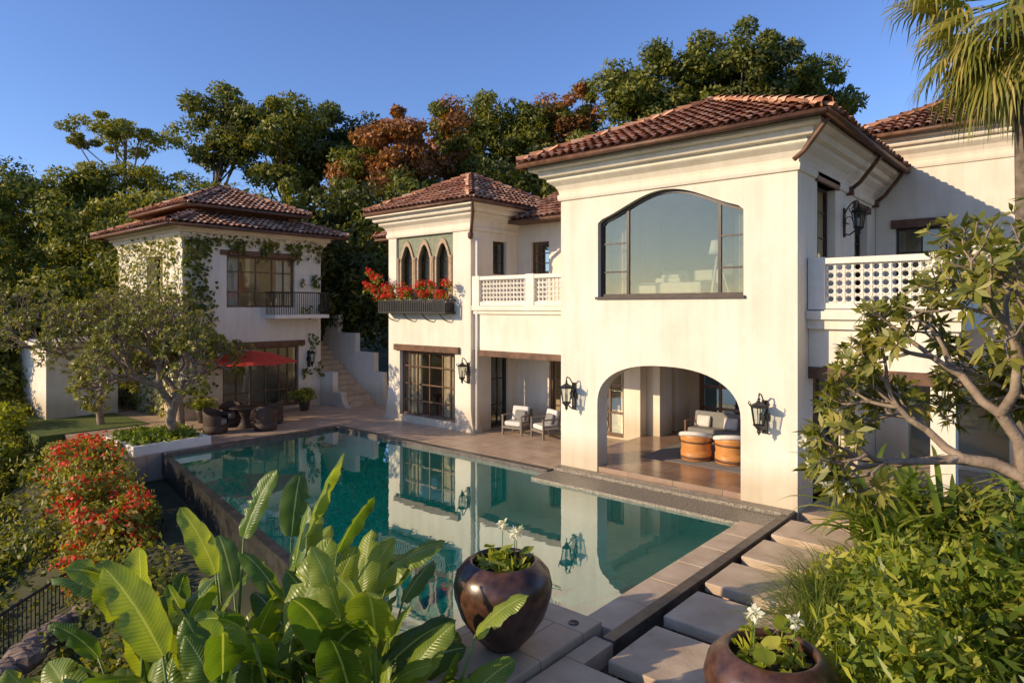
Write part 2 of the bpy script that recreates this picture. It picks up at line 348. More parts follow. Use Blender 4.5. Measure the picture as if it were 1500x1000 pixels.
def hip_roof(parent,name,x0,x1,y0,y1,z,rise):
    mb=MB();pan=MB(); w=x1-x0; d=y1-y0
    h=min(w/2,d/2); R0=((x0+x1)/2,y0+h,z+rise); R1=((x0+x1)/2,y1-h,z+rise)
    a,b,c,e=(x0,y0,z),(x1,y0,z),(x1,y1,z),(x0,y1,z)
    tiled(mb,pan,a,b,R0,R0); tiled(mb,pan,b,c,R1,R0); tiled(mb,pan,c,e,R1,R1); tiled(mb,pan,e,a,R0,R1)
    for p,q in((a,R0),(b,R0),(c,R1),(e,R1)): caps_line(mb,p,q)
    if (Vector(R0)-Vector(R1)).length>.3: caps_line(mb,R0,R1)
    mb.obj(name+'_tiles','tile',parent,recalc=False); pan.obj(name+'_pan','pan',parent)
    f=MB(); t=.07
    f.box(x0+t,x1-t,y0+t,y1-t,z-.05,z-.005)
    f.obj(name+'_soffit','wood',parent)
    g=MB()
    for P,Q in((a,b),(b,c),(e,a)):
        g.tube([Vector(P)+Vector((0,0,-.06)),Vector(Q)+Vector((0,0,-.06))],.065,8)
    g.obj(name+'_gutter','wood',parent,True)

def frame(mb,fn,u0,u1,v0,v1,w0,w1,cols=(),rows=(),t=.06,m=.035):
    def bx(a,b,c,d,e0,e1):
        mb.poly(rect(a,b,c,d),[],fn,e0,e1)
    bx(u0,u0+t,v0,v1,w0,w1);bx(u1-t,u1,v0,v1,w0,w1);bx(u0+t,u1-t,v1-t,v1,w0,w1);bx(u0+t,u1-t,v0,v0+t,w0,w1)
    e=(w1-w0)*.15
    for c in cols: bx(c-m/2,c+m/2,v0+t,v1-t,w0+e,w1-e)
    for r in rows: bx(u0+t,u1-t,r-m/2,r+m/2,w0+2*e,w1-2*e)
def pane(mb,fn,u0,u1,v0,v1,w):
    mb.add([fn(u0,v0,w),fn(u1,v0,w),fn(u1,v1,w),fn(u0,v1,w)],[(0,1,2,3)])
def drape(mb,fn,u0,u1,v0,v1,w,n=24):
    pts=[(u0+(u1-u0)*k/n,w+.05*math.sin(k*1.9)) for k in range(n+1)]
    mb.add([fn(a,v0,b) for a,b in pts]+[fn(a,v1,b) for a,b in pts],[(k,k+1,k+n+2,k+n+1) for k in range(n)])

# ============================================================ VILLA
villa=empty('mediterranean_villa')
c0,a0=(-9.27-5.58)/2,(9.27-5.58)/2
arch=[(c0+a0*math.copysign(abs(math.cos(t))**.85,math.cos(t)),1.75+1.07*abs(math.sin(t))**.85) for t in [pi*k/28 for k in range(29)]]
outer=[(-10.41,-.3),(-9.27,-.3)]+arch[::-1]+[(-5.58,-.3),(-4.40,-.3),(-4.40,7.7),(-10.41,7.7)]
wc,wa=-7.385,1.865
def camel(inset=0):
    a=wa-inset; pts=[(wc-a,4.46+inset),(wc+a,4.46+inset)]
    for k in range(33):
        s=1-2*k/32; z=6.40+.56*(.5+.5*math.cos(pi*abs(s)))**.75
        if abs(s)>.93: z-=(abs(s)-.93)*1.2
        pts.append((wc+a*s,z-inset))
    return pts
mb=MB(); mb.poly(outer,[camel()],FX,13.9,14.35); mb.obj('front_wall','stucco',villa)
mb=MB(); mb.poly(camel(.002),[camel(.07)],FX,14.04,14.14)
for X in(-8.47,-6.12): mb.poly(rect(X-.035,X+.035,4.53,6.62),[],FX,14.05,14.13)
for z in(5.08,5.79):
    mb.poly(rect(-6.08,-5.59,z-.02,z+.02),[],FX,14.06,14.12); mb.poly(rect(-9.18,-8.51,z-.02,z+.02),[],FX,14.06,14.12)
mb.obj('picture_window_frame','frame',villa)
mb=MB(); mb.poly(camel(.05),[],FX,14.08,14.085); mb.obj('picture_window_glass','glass',villa)
mb=MB(); mb.box(-9.3,-5.48,13.84,14.0,4.40,4.46); mb.obj('window_sill','frame',villa)
so=[(14.35,-.3),(14.9,-.3),(14.9,2.7),(18.6,2.7),(18.6,-.3),(20.5,-.3),(20.5,7.7),(14.35,7.7)]
mb=MB(); mb.poly(so,[rect(15.2,16.6,4.3,6.95),rect(18.3,19.6,4.3,6.7)],FY,-4.85,-4.40); mb.obj('side_wall','stucco',villa)
mb=MB()
frame(mb,FY,15.2,16.6,4.3,6.95,-4.66,-4.58,cols=(15.9,),rows=(5.1,5.8,6.4)); frame(mb,FY,18.3,19.6,4.3,6.7,-4.66,-4.58,cols=(18.95,),rows=(5.1,5.9))
frame(mb,FY,14.9,18.6,.0,2.7,-4.7,-4.6,cols=(16.1,17.4),rows=(1.9,)); mb.obj('side_frames','frame',villa)
mb=MB(); pane(mb,FY,15.25,16.55,4.35,6.9,-4.62); pane(mb,FY,18.35,19.55,4.35,6.65,-4.62); mb.obj('side_glass','glassd',villa)
mb=MB(); mb.box(-4.7,-4.33,15.05,16.75,6.95,7.15); mb.box(-4.7,-4.33,18.15,19.75,6.7,6.88); mb.box(-4.7,-4.33,14.75,18.75,2.7,2.9); mb.obj('side_lintels','wood',villa,bevel=.01)
mb=MB(); mb.box(-10.41,-10.0,14.35,20.5,2.75,7.7); mb.box(-10.41,-10.0,19.6,20.5,-.3,2.75); mb.obj('left_wall','stucco',villa)
mb=MB(); mb.poly([(-12.5,-.3),(-4.4,-.3),(-4.4,7.7),(-12.5,7.7)],[rect(-9.6,-5.2,.18,2.7)],FX,20.5,20.9); mb.obj('back_wall','interior',villa)
mb=MB(); frame(mb,FX,-9.6,-5.2,.18,2.7,20.45,20.55,cols=(-8.9,-8.2,-7.5,-6.7,-6.0),rows=(.9,1.6,2.2),t=.12,m=.09); mb.obj('loggia_doors','doorwood',villa)
mb=MB(); pane(mb,FX,-9.5,-5.3,.2,2.6,20.5); mb.obj('loggia_door_glass','glassd',villa)
mb=MB(); mb.box(-9.998,-4.852,14.352,20.498,3.0,4.15); mb.obj('first_floor_slab','white',villa)
mb=MB(); mb.box(-9.998,-4.852,14.352,20.498,7.3,7.65); mb.obj('ceiling','interior',villa)
mb=MB(); mb.box(-10.405,-4.852,13.93,20.5,-.3,.18); mb.obj('loggia_floor','roomfloor',villa)
mb=MB(); mb.box(-11.35,-9.95,18.4,19.2,.0,3.3); mb.obj('inner_pier','stucco',villa)
mb=MB(); mb.box(-9.998,-4.852,18.5,18.7,4.15,7.3); mb.obj('bedroom_back_wall','interior',villa)
bed=empty('bed')
mb=MB(); mb.box(-8.9,-6.9,14.8,16.7,4.5,4.82); mb.obj('mattress','cush',bed,bevel=.08)
mb=MB(); mb.box(-8.95,-6.85,14.75,16.8,4.2,4.5); mb.box(-8.95,-6.85,16.8,16.9,4.15,5.4); mb.obj('bed_frame','teak',bed)
mb=MB(); mb.obox((-8.35,16.4,4.98),.75,.3,.4); mb.obox((-7.45,16.4,4.98),.75,.3,.4); mb.obox((-7.9,15.2,4.88),.7,.4,.12); mb.obox((-7.85,15.2,4.98),.5,.34,.08); mb.obj('pillows','cush',bed,bevel=.06)
lamp=empty('tripod_lamp'); mb=MB()
for k in range(3):
    a=k*2*pi/3+.4; mb.tube([(-6.5+.38*math.cos(a),14.8+.3*math.sin(a),4.15),(-6.5,14.8,5.45)],.02,6)
mb.obj('legs','cush',lamp); mb=MB(); mb.lathe([(.1,0),(.2,.0),(.14,.32),(.0,.32)],(-6.5,14.8,5.45),16); mb.obj('shade','cush',lamp,True)
mb=MB(); drape(mb,FX,-9.2,-8.75,4.2,6.9,14.5); drape(mb,FX,-5.95,-5.6,4.2,6.9,14.5); mb.obj('bedroom_curtain','curtain',villa,True)
prof=[(-.02,6.98),(.05,7.0),(.07,7.06),(.07,7.14),(.03,7.16),(.05,7.26),(.12,7.38),(.24,7.47),(.27,7.5),(.27,7.58),(.40,7.60),(.43,7.64),(.43,7.74),(.62,7.76),(.62,7.86),(0,7.865)]
mb=MB(); mb.sweep(-10.41,-4.40,13.9,20.9,prof); mb.obj('cornice','stucco',villa)
hip_roof(villa,'main_roof',-11.2,-3.6,13.05,21.7,7.94,1.75)
mb=MB()
for y in(13.35,17.6,20.2):
    mb.tube([(-3.66,y,7.82),(-3.75,y,7.7),(-4.1,y,7.25),(-4.3,y,7.1)],.05,8)
    mb.box(-4.40,-4.25,y-.07,y+.07,6.95,7.15) if y>13.5 else None
mb.obj('roof_brackets','wood',villa,True)
mb=MB(); mb.box(-4.395,-1.7,14.5,20.5,3.75,4.15); mb.box(-4.395,-1.6,14.42,14.5,3.95,4.12)
mb.box(-4.395,-1.75,14.6,14.95,2.95,3.75); mb.obj('right_balcony_slab','stucco',villa)
mb=MB(); mb.box(-4.395,-1.7,14.57,14.98,2.7,2.95); mb.obj('right_balcony_lintel','wood',villa)
mb=MB(); mb.box(-2.2,-1.8,14.62,14.98,-.3,2.7); mb.obj('right_balcony_column','stucco',villa)
def balustrade(x0,x1,y0,y1,z0,z1,name,posts=3):
    mb=MB(); L=math.hypot(x1-x0,y1-y0); ux,uy=(x1-x0)/L,(y1-y0)/L; ang=math.atan2(uy,ux)
    mb.obox((L/2,0,z1-.06),L,.2,.12,ang,0,(x0,y0,0)); mb.obox((L/2,0,z0+.06),L,.18,.12,ang,0,(x0,y0,0))
    for k in range(posts):
        u=L*k/(posts-1); u=min(max(u,.16),L-.16); mb.obox((u,0,(z0+z1)/2-.01),.32,.24,z1-z0+.06,ang,0,(x0,y0,0))
    rows=5; hz=(z1-z0-.24)/rows; r=hz*.5; nn=int(L/hz)
    for i in range(nn):
        u=(i+.5)*L/nn
        for j in range(rows):
            zz=z0+.12+(j+.5)*hz
            pts=[(x0+ux*(u+r*math.cos(t)),y0+uy*(u+r*math.cos(t)),zz+r*math.sin(t)) for t in [2*pi*q/8 for q in range(9)]]
            mb.tube(pts,.024,4,False)
        mb.obox((u+L/nn/2,0,(z0+z1)/2),.025,.05,z1-z0-.2,ang,0,(x0,y0,0))
    mb.obj(name,'white',villa)
balustrade(-4.38,-1.85,14.62,14.62,4.17,5.22,'right_balustrade',2)
balustrade(-1.85,-1.85,14.85,20.4,4.17,5.22,'right_side_balustrade',4)
mb=MB(); mb.poly(rect(-4.39,-.7,-.3,8.65),[rect(-3.9,-2.7,4.2,6.35),rect(-3.6,-1.4,.1,2.6)],FX,20.5,20.9); mb.obj('wing_wall','stucco',villa)
mb=MB(); mb.box(-1.1,-.7,20.9,27,-.3,8.65); mb.box(-4.39,-3.99,20.95,27,7.7,8.65); mb.obj('wing_side_walls','stucco',villa)
mb=MB(); mb.box(-4.0,-2.6,20.42,20.7,6.35,6.58); mb.obj('wing_lintel','wood',villa)
mb=MB(); frame(mb,FX,-3.9,-2.7,4.2,6.35,20.62,20.7,cols=(-3.3,),rows=(5.0,5.7)); mb.obj('wing_window_frame','frame',villa)
mb=MB(); pane(mb,FX,-3.85,-2.75,4.25,6.3,20.66); pane(mb,FX,-3.6,-1.4,.1,2.6,20.7); mb.obj('wing_glass','glassd',villa)
mb=MB(); mb.sweep(-4.39,-.7,20.5,27,[(p*.8,z+.95) for p,z in prof]); mb.obj('wing_cornice','stucco',villa)
hip_roof(villa,'wing_roof',-5.1,-.1,19.85,27.6,8.88,1.2)
mb=MB(); mb.box(-4.38,-1.12,22.5,22.6,-.2,8.4); mb.obj('wing_inner_wall','interior',villa)

# --- tower
def flare(x,side,w=.38,h=1.3): return [(x+side*w*(1-k/8)**2.2,-.3+(h+.3)*k/8) for k in range(9)]
lf=flare(-19.8,-1,.42,1.5); rf=flare(-15.45,1,.28,1.0)
outerB=[lf[0]]+[rf[0]]+rf[1:]+[(-15.45,7.5),(-19.8,7.5)]+lf[::-1][:-1]
mb=MB(); mb.poly(outerB,[rect(-19.15,-16.2,.25,2.62),rect(-19.35,-16.3,4.5,7.05)],FX,15.6,16.0); mb.obj('tower_front_wall','stucco',villa)
def ogee(c,w,z0,zs,zt):
    pts=[(c-w,z0),(c+w,z0)]; R=[]
    for k in range(9):
        t=k/8; R.append((c+w*(1-t)**.55*(1 if k<8 else 0),zs+(zt-zs)*t**1.1))
    return pts+R+[(2*c-a,b) for a,b in R[::-1][1:]]
AC=(-18.78,-17.82,-16.86)
mb=MB(); ars=[ogee(c,.33,4.56,5.95,6.5) for c in AC]
mb.poly(rect(-19.347,-16.303,4.502,7.048),ars,FX,15.68,15.8); mb.obj('mosaic_panel','green',villa)
mb=MB()
for x in(-19.25,-18.3,-17.34,-16.4): mb.lathe([(.09,0),(.09,.1),(.055,.14),(.055,1.25),(.1,1.36),(.11,1.45),(0,1.45)],(x,15.63,4.55),12)
mb.obj('colonnettes','stonecol',villa,True)
mb=MB()
for c in AC: mb.poly(ogee(c,.39,4.54,5.97,6.64),[ogee(c,.31,4.58,5.93,6.46)],FX,15.62,15.69)
mb.obj('arch_trims','stonecol',villa)
mb=MB()
for c in AC: frame(mb,FX,c-.42,c+.42,4.55,6.85,15.86,15.92,cols=(c,),rows=(5.3,5.9,6.3),t=.05,m=.03)
mb.obj('tower_window_frames','frame',villa)
mb=MB(); frame(mb,FX,-19.15,-16.2,.25,2.62,15.75,15.83,cols=(-18.75,-18.35,-17.68,-17.0,-16.6),rows=(.8,1.4,2.05),t=.09,m=.045); mb.obj('tower_door_frames','doorwood',villa)
mb=MB(); pane(mb,FX,-19.3,-16.35,4.5,7,15.9); pane(mb,FX,-19.1,-16.25,.3,2.6,15.79); mb.obj('tower_glass','glass',villa)
mb=MB(); mb.box(-19.4,-15.95,15.5,15.8,2.62,2.84); mb.obj('tower_lintel','wood',villa,bevel=.01)
mb=MB(); mb.poly([(16.0,-.3),(16.6,-.3),(16.6,2.55),(17.5,2.55),(17.5,-.3),(18.0,-.3),(18,7.5),(16.0,7.5)],[rect(16.7,17.4,5.35,6.5)],FY,-15.85,-15.45); mb.obj('tower_side_wall','stucco',villa)
mb=MB(); frame(mb,FY,16.7,17.4,5.35,6.5,-15.65,-15.58,cols=(17.05,),rows=(5.75,6.1),t=.07); frame(mb,FY,16.6,17.5,.05,2.55,-15.65,-15.55,cols=(17.05,),rows=(.8,1.7),t=.1); mb.obj('tower_side_frames','frame',villa)
mb=MB(); pane(mb,FY,16.65,17.45,.1,2.5,-15.6); pane(mb,FY,16.75,17.35,5.4,6.45,-15.6); mb.obj('tower_side_glass','glassd',villa)
mb=MB(); mb.box(-19.8,-19.4,16.0,20,-.3,7.5); mb.box(-19.4,-15.85,19.6,20,-.3,7.5); mb.box(-19.4,-15.85,16.0,19.6,3.3,4.1); mb.box(-19.4,-15.85,16.0,19.6,7.2,7.4); mb.box(-19.4,-15.85,16.0,19.6,-.2,.1); mb.obj('tower_inner','interior',villa)
mb=MB()
for (x0,x1,z0,z1) in((-19.1,-18.3,.1,2.7),(-17.1,-16.3,.1,2.7)): drape(mb,FX,x0,x1,z0,z1,15.93)
for c in AC:
    drape(mb,FX,c-.38,c-.15,4.5,7,16.03,8); drape(mb,FX,c+.12,c+.38,4.5,7,16.03,8)
mb.obj('tower_curtains','curtain',villa,True)
dt=empty('dining_table'); mb=MB(); mb.box(-18.6,-17.0,16.8,17.7,.82,.87)
for x in(-18.5,-17.1):
    for y in(16.9,17.6): mb.box(x-.04,x+.04,y-.04,y+.04,.1,.82)
mb.obj('table','wood',dt)
mb=MB(); mb.sweep(-19.8,-15.45,15.6,20,[(p,z-.22) for p,z in prof]); mb.obj('tower_cornice','stucco',villa)
hip_roof(villa,'tower_roof',-20.45,-14.75,14.95,20.7,7.72,1.45)
mb=MB(); mb.tube([(-14.85,15.05,7.6),(-15.0,15.25,7.35),(-15.3,15.5,6.95),(-15.38,15.55,6.7)],.055,8); mb.lathe([(.0,-.1),(.08,-.05),(.1,.1),(.06,.16)],(-15.38,15.52,6.55),10)
mb.obj('tower_bracket','wood',villa,True)
mb=MB(); mb.tube([(-15.25,15.70,6.5),(-15.25,15.70,.1)],.05,8); mb.obj('tower_downpipe','white',villa,True)
mb=MB(); mb.box(-19.75,-16.15,15.08,15.58,3.98,4.05); mb.box(-19.75,-16.15,15.06,15.10,4.42,4.47)
for k in range(37): x=-19.72+k*3.54/36; mb.box(x-.03,x+.03,15.07,15.10,4.05,4.42)
for x in(-19.75,-16.19): mb.box(x,x+.04,15.1,15.58,4.42,4.47)
mb.box(-19.7,-16.2,15.16,15.55,4.06,4.36)
for x in(-19.4,-18.4,-17.4,-16.5): mb.tube([(x,15.58,3.7),(x,15.35,3.78),(x,15.15,3.98)],.02,6)
mb.obj('window_box','iron',villa)
fl=empty('red_geranium')
C=[(random.uniform(-19.9,-16.1),random.uniform(15.1,15.4),random.uniform(4.45,5.0)) for _ in range(50)]+[(random.uniform(-20.5,-19.7),15.1,random.uniform(4.7,5.5)) for _ in range(10)]
R=[random.uniform(.08,.2) for _ in C]
foliage('leaves',C,R,22,.10,.07,'L_shrub',fl); foliage('flowers',[(a,b-.06,c+.08) for a,b,c in C],R,30,.07,.06,'F_red',fl)
mb=MB(); mb.box(-15.45,-10.412,15.75,16.15,2.78,4.1); mb.box(-15.45,-10.412,15.62,15.75,4.1,4.25); mb.box(-15.45,-10.412,15.752,18.0,4.1,4.2); mb.box(-15.45,-10.412,15.68,15.75,3.98,4.1); mb.obj('balcony_front','stucco',villa)
mb=MB(); mb.box(-15.2,-10.43,15.70,16.1,2.58,2.78); mb.obj('balcony_lintel','wood',villa,bevel=.01)
balustrade(-15.42,-10.43,15.75,15.75,4.26,5.22,'balustrade',3)
mb=MB(); mb.poly([(-15.45,-.3),(-10.41,-.3),(-10.41,7.35),(-15.45,7.35)],[rect(-14.0,-11.0,.05,2.55),rect(-14.8,-14.0,5.35,6.5),rect(-12.7,-11.6,4.3,6.5)],FX,18.0,18.4); mb.obj('recess_wall','stucco',villa)
mb=MB(); frame(mb,FX,-14.8,-14.0,5.35,6.5,18.1,18.17,cols=(-14.4,),rows=(5.75,6.1)); frame(mb,FX,-12.7,-11.6,4.3,6.5,18.1,18.17,cols=(-12.15,),rows=(5,5.8)); frame(mb,FX,-14.0,-11.0,.05,2.55,18.1,18.2,cols=(-13.4,-12.8,-12.2,-11.6),rows=(.8,1.7),t=.1,m=.07); mb.obj('recess_frames','doorwood',villa)
mb=MB(); pane(mb,FX,-13.95,-11.05,.1,2.5,18.15); pane(mb,FX,-14.75,-14.05,5.4,6.45,18.14); pane(mb,FX,-12.6,-11.7,4.35,6.45,18.14); mb.obj('recess_glass','glassd',villa)
mb=MB(); mb.box(-15.45,-10.41,20.4,20.6,-.2,7.3); mb.box(-15.45,-12.51,20.2,20.4,-.2,7.3); mb.box(-15.4,-10.42,18.4,20.2,3.3,4.1); mb.box(-15.4,-10.42,18.4,20.2,7.1,7.25); mb.obj('recess_inner','interior',villa)
mb=MB(); mb.box(-15.45,-10.412,16.15,18.0,2.95,4.098); mb.obj('loggia_ceiling','white',villa)
mb=MB();pan=MB(); tiled(mb,pan,(-15.3,17.3,7.25),(-10.42,17.3,7.25),(-10.42,20.6,8.8),(-15.3,20.6,8.8)); mb.obj('recess_roof_tiles','tile',villa,recalc=False); pan.obj('recess_roof_pan','pan',villa)
mb=MB(); mb.box(-15.4,-10.42,17.34,18.4,7.14,7.22); mb.tube([(-15.2,17.28,7.18),(-10.42,17.28,7.18)],.06,8); mb.obj('recess_soffit','wood',villa)
lf2=flare(-22.4,-1,.5,2.2)
mb=MB(); mb.poly([lf2[0],(-19.85,-.3),(-19.85,7.0),(-22.4,7.0)]+lf2[::-1][:-1],[],FX,17.85,20.5); mb.obj('rear_volume','stucco',villa)
mb=MB();pan=MB(); tiled(mb,pan,(-23.0,17.2,7.15),(-19.9,17.2,7.15),(-19.9,19,8.1),(-22.0,19,8.1)); tiled(mb,pan,(-23,21,7.15),(-23.0,17.2,7.15),(-22.0,19,8.1),(-22,19,8.1)); mb.obj('rear_roof_tiles','tile',villa,recalc=False); pan.obj('rear_roof_pan','pan',villa)
mb=MB(); mb.box(-22.9,-19.9,17.28,20.9,7.02,7.12); mb.obj('rear_soffit','wood',villa)

def lantern(x,y,zt,nx,ny,s=1.0):
    p=empty('wall_lantern'); o=.30*s; cx,cy=x+nx*o,y+ny*o; mb=MB()
    mb.lathe([(0,0),(.015,-.02),(.01,-.07),(.035,-.09),(.015,-.12),(.03,-.14),(.06,-.17),(.13,-.21),(.165,-.25),(.15,-.27)],(cx,cy,zt),6,s,s)
    for k in range(6):
        a=k*pi/3
        mb.tube([(cx+.14*s*math.cos(a),cy+.14*s*math.sin(a),zt-.27),(cx+.09*s*math.cos(a),cy+.09*s*math.sin(a),zt-.62)],.012,4)
        mb.tube([(cx+.16*s*math.cos(a),cy+.16*s*math.sin(a),zt-.25),(cx+.19*s*math.cos(a),cy+.19*s*math.sin(a),zt-.19),(cx+.17*s*math.cos(a),cy+.17*s*math.sin(a),zt-.15)],.012,4)
    mb.lathe([(.10,-.62),(.115,-.64),(.07,-.68),(.03,-.74),(.045,-.77),(.02,-.81),(0,-.86)],(cx,cy,zt),6,s,s)
    tx,ty=-ny,nx
    pts=[(x+nx*q*s,y+ny*q*s,zt+z) for q,z in((.02,-.78),(.12,-.80),(.24,-.70),(.3,-.60))]; mb.tube(pts,.018,6)
    pts=[(x+nx*q*s,y+ny*q*s,zt+z) for q,z in((.02,-.30),(.08,-.15),(.18,-.02),(.28,.02),(.30,-.06))]; mb.tube(pts,.016,6)
    pts=[(x+nx*(.12+.08*math.cos(t)),y+ny*(.12+.08*math.cos(t)),zt-.45+.09*math.sin(t)) for t in [k*.7 for k in range(8)]]; mb.tube(pts,.012,5)
    mb.obox((0,0,0),.12,.03,.7,math.atan2(ty,tx),0,(x+nx*.018,y+ny*.018,zt-.5)); mb.obox((0,0,0),.2,.025,.16,math.atan2(ty,tx),0,(x+nx*.02,y+ny*.02,zt-.5))
    mb.obj('cage','iron',p)
    g=MB(); g.lathe([(.13,-.28),(.08,-.61)],(cx,cy,zt),6,s,s); g.obj('glass','glassd',p)
    g=MB(); g.lathe([(.03,-.6),(.03,-.42),(0,-.4)],(cx,cy,zt),8,s,s); g.obj('candle','cush',p)
lantern(-9.98,13.9,2.40,0,-1,1.15); lantern(-5.06,13.9,2.40,0,-1,1.15)
lantern(-15.55,15.6,2.5,0,-1); lantern(-4.40,17.3,6.75,1,0,1.1); lantern(-25,15.4,2.5,1,0,.95)

# ============================================================ GUEST HOUSE
gh=empty('guest_house')
mb=MB(); mb.poly(rect(10.2,16.0,-.3,7.0),[rect(11.85,14.75,4.2,6.22),rect(11.7,14.95,.1,2.6)],FY,-25.4,-25.0); mb.obj('front_wall','stucco',gh)
mb=MB(); mb.poly(rect(-31.5,-25.4,-.3,7.0),[rect(-28.4,-26.8,4.3,6.2)],FX,10.2,10.6); mb.box(-31.5,-25.4,15.6,16.0,-.3,7.0); mb.box(-31.5,-31.1,10.6,15.6,-.3,7); mb.obj('side_walls','stucco',gh)
mb=MB(); mb.box(-31.1,-25.4,10.6,15.6,3.2,3.9); mb.box(-31.1,-25.4,10.6,15.6,6.8,6.95); mb.box(-28.1,-28,10.6,15.6,-.2,6.8); mb.obj('inner','interior',gh)
mb=MB(); frame(mb,FY,11.85,14.75,4.2,6.22,-25.2,-25.1,cols=(12.4,13.1,13.8,14.3),rows=(4.8,5.6),t=.08,m=.05); frame(mb,FY,11.7,14.95,.1,2.6,-25.2,-25.1,cols=(12.3,12.9,13.5,14.1,14.5),rows=(.8,1.9),t=.08,m=.05); mb.obj('frames','doorwood',gh)
mb=MB(); pane(mb,FY,11.9,14.7,4.25,6.2,-25.15); pane(mb,FY,11.75,14.9,.15,2.55,-25.15); mb.obj('glass','glassd',gh)
mb=MB(); mb.box(-25.2,-24.92,11.6,15.0,6.22,6.42); mb.box(-25.2,-24.92,11.5,15.2,2.6,2.82); mb.obj('lintels','wood',gh)
mb=MB(); mb.sweep(-31.5,-25,10.2,16,[(p*.7,z-.62) for p,z in prof]); mb.obj('cornice','stucco',gh)
mb=MB(); drape(mb,FY,11.95,12.5,4.0,6.3,-25.35); drape(mb,FY,14.1,14.65,4.0,6.3,-25.35); mb.obj('curtains','cush',gh,True)
mb=MB(); mb.box(-24.99,-24.2,13.4,15.9,3.75,3.9); mb.obj('balcony_slab','white',gh)
mb=MB(); mb.box(-24.24,-24.2,13.4,15.9,4.78,4.83)
for k in range(26): y=13.42+k*2.46/25; mb.box(-24.23,-24.21,y-.01,y+.01,3.9,4.78)
for y in(13.42,15.88):
    mb.box(-24.98,-24.22,y-.02,y+.02,4.78,4.83)
    for k in range(7): mb.box(-24.9+k*.11,-24.88+k*.11,y-.01,y+.01,3.9,4.78)
mb.obj('balcony_rail','iron',gh)
hip_roof(gh,'lower_roof',-32.3,-24.15,9.4,16.85,7.22,1.5)
mb=MB(); mb.box(-30.6,-26.0,11.2,15.2,7.3,8.12); mb.obj('clerestory','wood',gh)
hip_roof(gh,'upper_roof',-31.1,-25.4,10.5,15.8,8.15,1.2)
ivy=empty('ivy_creeper'); P=[]
def wall_front():
    while True:
        y=random.uniform(10.2,16);z=random.uniform(.5,7)
        d=(y-10.2)/1.3
        k=max(0,1-d)*.8*(.4 if z<3 else 1)+ (.9 if z>6.55+.3*math.sin(y*5)+.2*math.sin(y*13) else 0)+(.5 if y>14.95 and math.sin(y*9+z*2.1)+math.sin(z*5)>1.0 else 0)
        if random.random()<k: return (-24.95,y,z)
for _ in range(1300): P.append(wall_front())
for _ in range(2400): P.append((random.uniform(-31.5,-25),10.14,random.uniform(0,7)))
P=np.array(P); n=len(P); fr=P[:,0]>-24.99
out=np.where(fr[:,None],np.array([1,0,0.]),np.array([0,-1.,0])); P=P+out*RNG.random((n,1))*.15
D=unit(RNG.normal(size=(n,3))*.6+out*.3-np.array([0,0,.7])); S=unit(np.cross(D,out)+RNG.normal(size=(n,3))*.3)
leaves('leaves',P,D,S,.17*(.6+.8*RNG.random(n)),.14,'L_mid',ivy)

st=empty('garden_staircase'); mb=MB()
for i in range(16): mb.box(-23.2-.33*(i+1),-23.2-.33*i+.02,16.28,17.55,-.2,.2*(i+1))
mb.obj('steps','slab',st,bevel=.01)
def parapet(y0,y1,x0,h0,n=4):
    pts=[(x0+.7,-.2)]+[(x0+.7-.5*math.sin(k*pi/12),h0*(1-math.cos(k*pi/12))) for k in range(1,7)]
    x=x0+.15; z=h0; pts+=[(x,z+.05),(x-.55,z+.05)]
    x-=.55; z=h0+.05
    for i in range(n):
        z2=z+.82; pts+=[(x,z2),(x-1.35,z2)]; x-=1.35; z=z2
    pts+=[(x,-.2)]
    m=MB(); m.poly(pts,[],lambda u,v,w:(u,w,v),y0,y1); return m
parapet(16.02,16.28,-23.7,.55,3).obj('near_parapet','stucco',st); parapet(17.56,17.8,-22.9,1.35,4).obj('far_parapet','stucco',st)
m_=MB(); m_.box(-31,-28.5,16.02,19,2.6,3.2); m_.obj('landing','slab',st)
ob=empty('garden_outbuilding'); mb=MB(); mb.poly(rect(6.95,9.35,-.3,2.75),[rect(7.9,8.6,.0,2.1)],FY,-29.3,-29); mb.box(-33,-29.3,6.95,7.2,-.3,2.75); mb.box(-33,-29.3,9.1,9.35,-.3,2.75); mb.box(-33,-32.8,7.2,9.1,-.3,2.75); mb.obj('walls','stucco',ob)
mb=MB(); mb.box(-33.2,-28.8,6.75,9.55,2.75,2.93); mb.obj('roof_slab','white',ob,bevel=.02); mb=MB(); mb.box(-29.2,-29.12,7.9,8.6,0,2.1); mb.obj('door','white',ob)

# ============================================================ TERRACES, POOL
mb=MB(); mb.box(-30,-20.05,9.2,20,-.6,0); mb.box(-20.05,-10.415,13.55,20.4,-.6,0.0); mb.box(-4.398,3,14.0,22,-.6,-.004); mb.box(-25.4,-22.6,6.6,9.195,-.8,-.004); mb.obj('terrace','pave')
mb=MB(); mb.box(-31,-25.402,5.9,9.195,-.8,.03); mb.obj('lawn','grass')
mb=MB(); mb.box(-22.598,-20.05,6.6,9.19,-.8,.0); mb.obj('planter_terrace','pave')
pe=empty('pool_edge')
mb=MB(); mb.box(-20.049,-10.415,13.3,13.548,-.6,.012); mb.box(-20.05,-19.8,7.6,13.298,-.6,.012); mb.obj('dark_coping','darkstone',pe,bevel=.01)
mb=MB(); mb.box(-10.41,-4.45,12.65,13.9,-.6,-.03); mb.box(-10.41,-4.45,13.55,13.895,-.03,.05); mb.obj('pebble_ledge','ledge',pe,bevel=.01)
mb=MB(); y=7.26
while y<12.6:
    y1=min(y+.9,12.64); mb.box(-5.08,-4.6,y+.003,y1-.003,-.5,.02); y=y1
mb.obj('stone_coping','slab',pe,bevel=.012)
mb=MB(); mb.box(-4.598,-4.42,7.0,13.9,-.6,.035); mb.obj('outer_curb','darkstone',pe,bevel=.01)
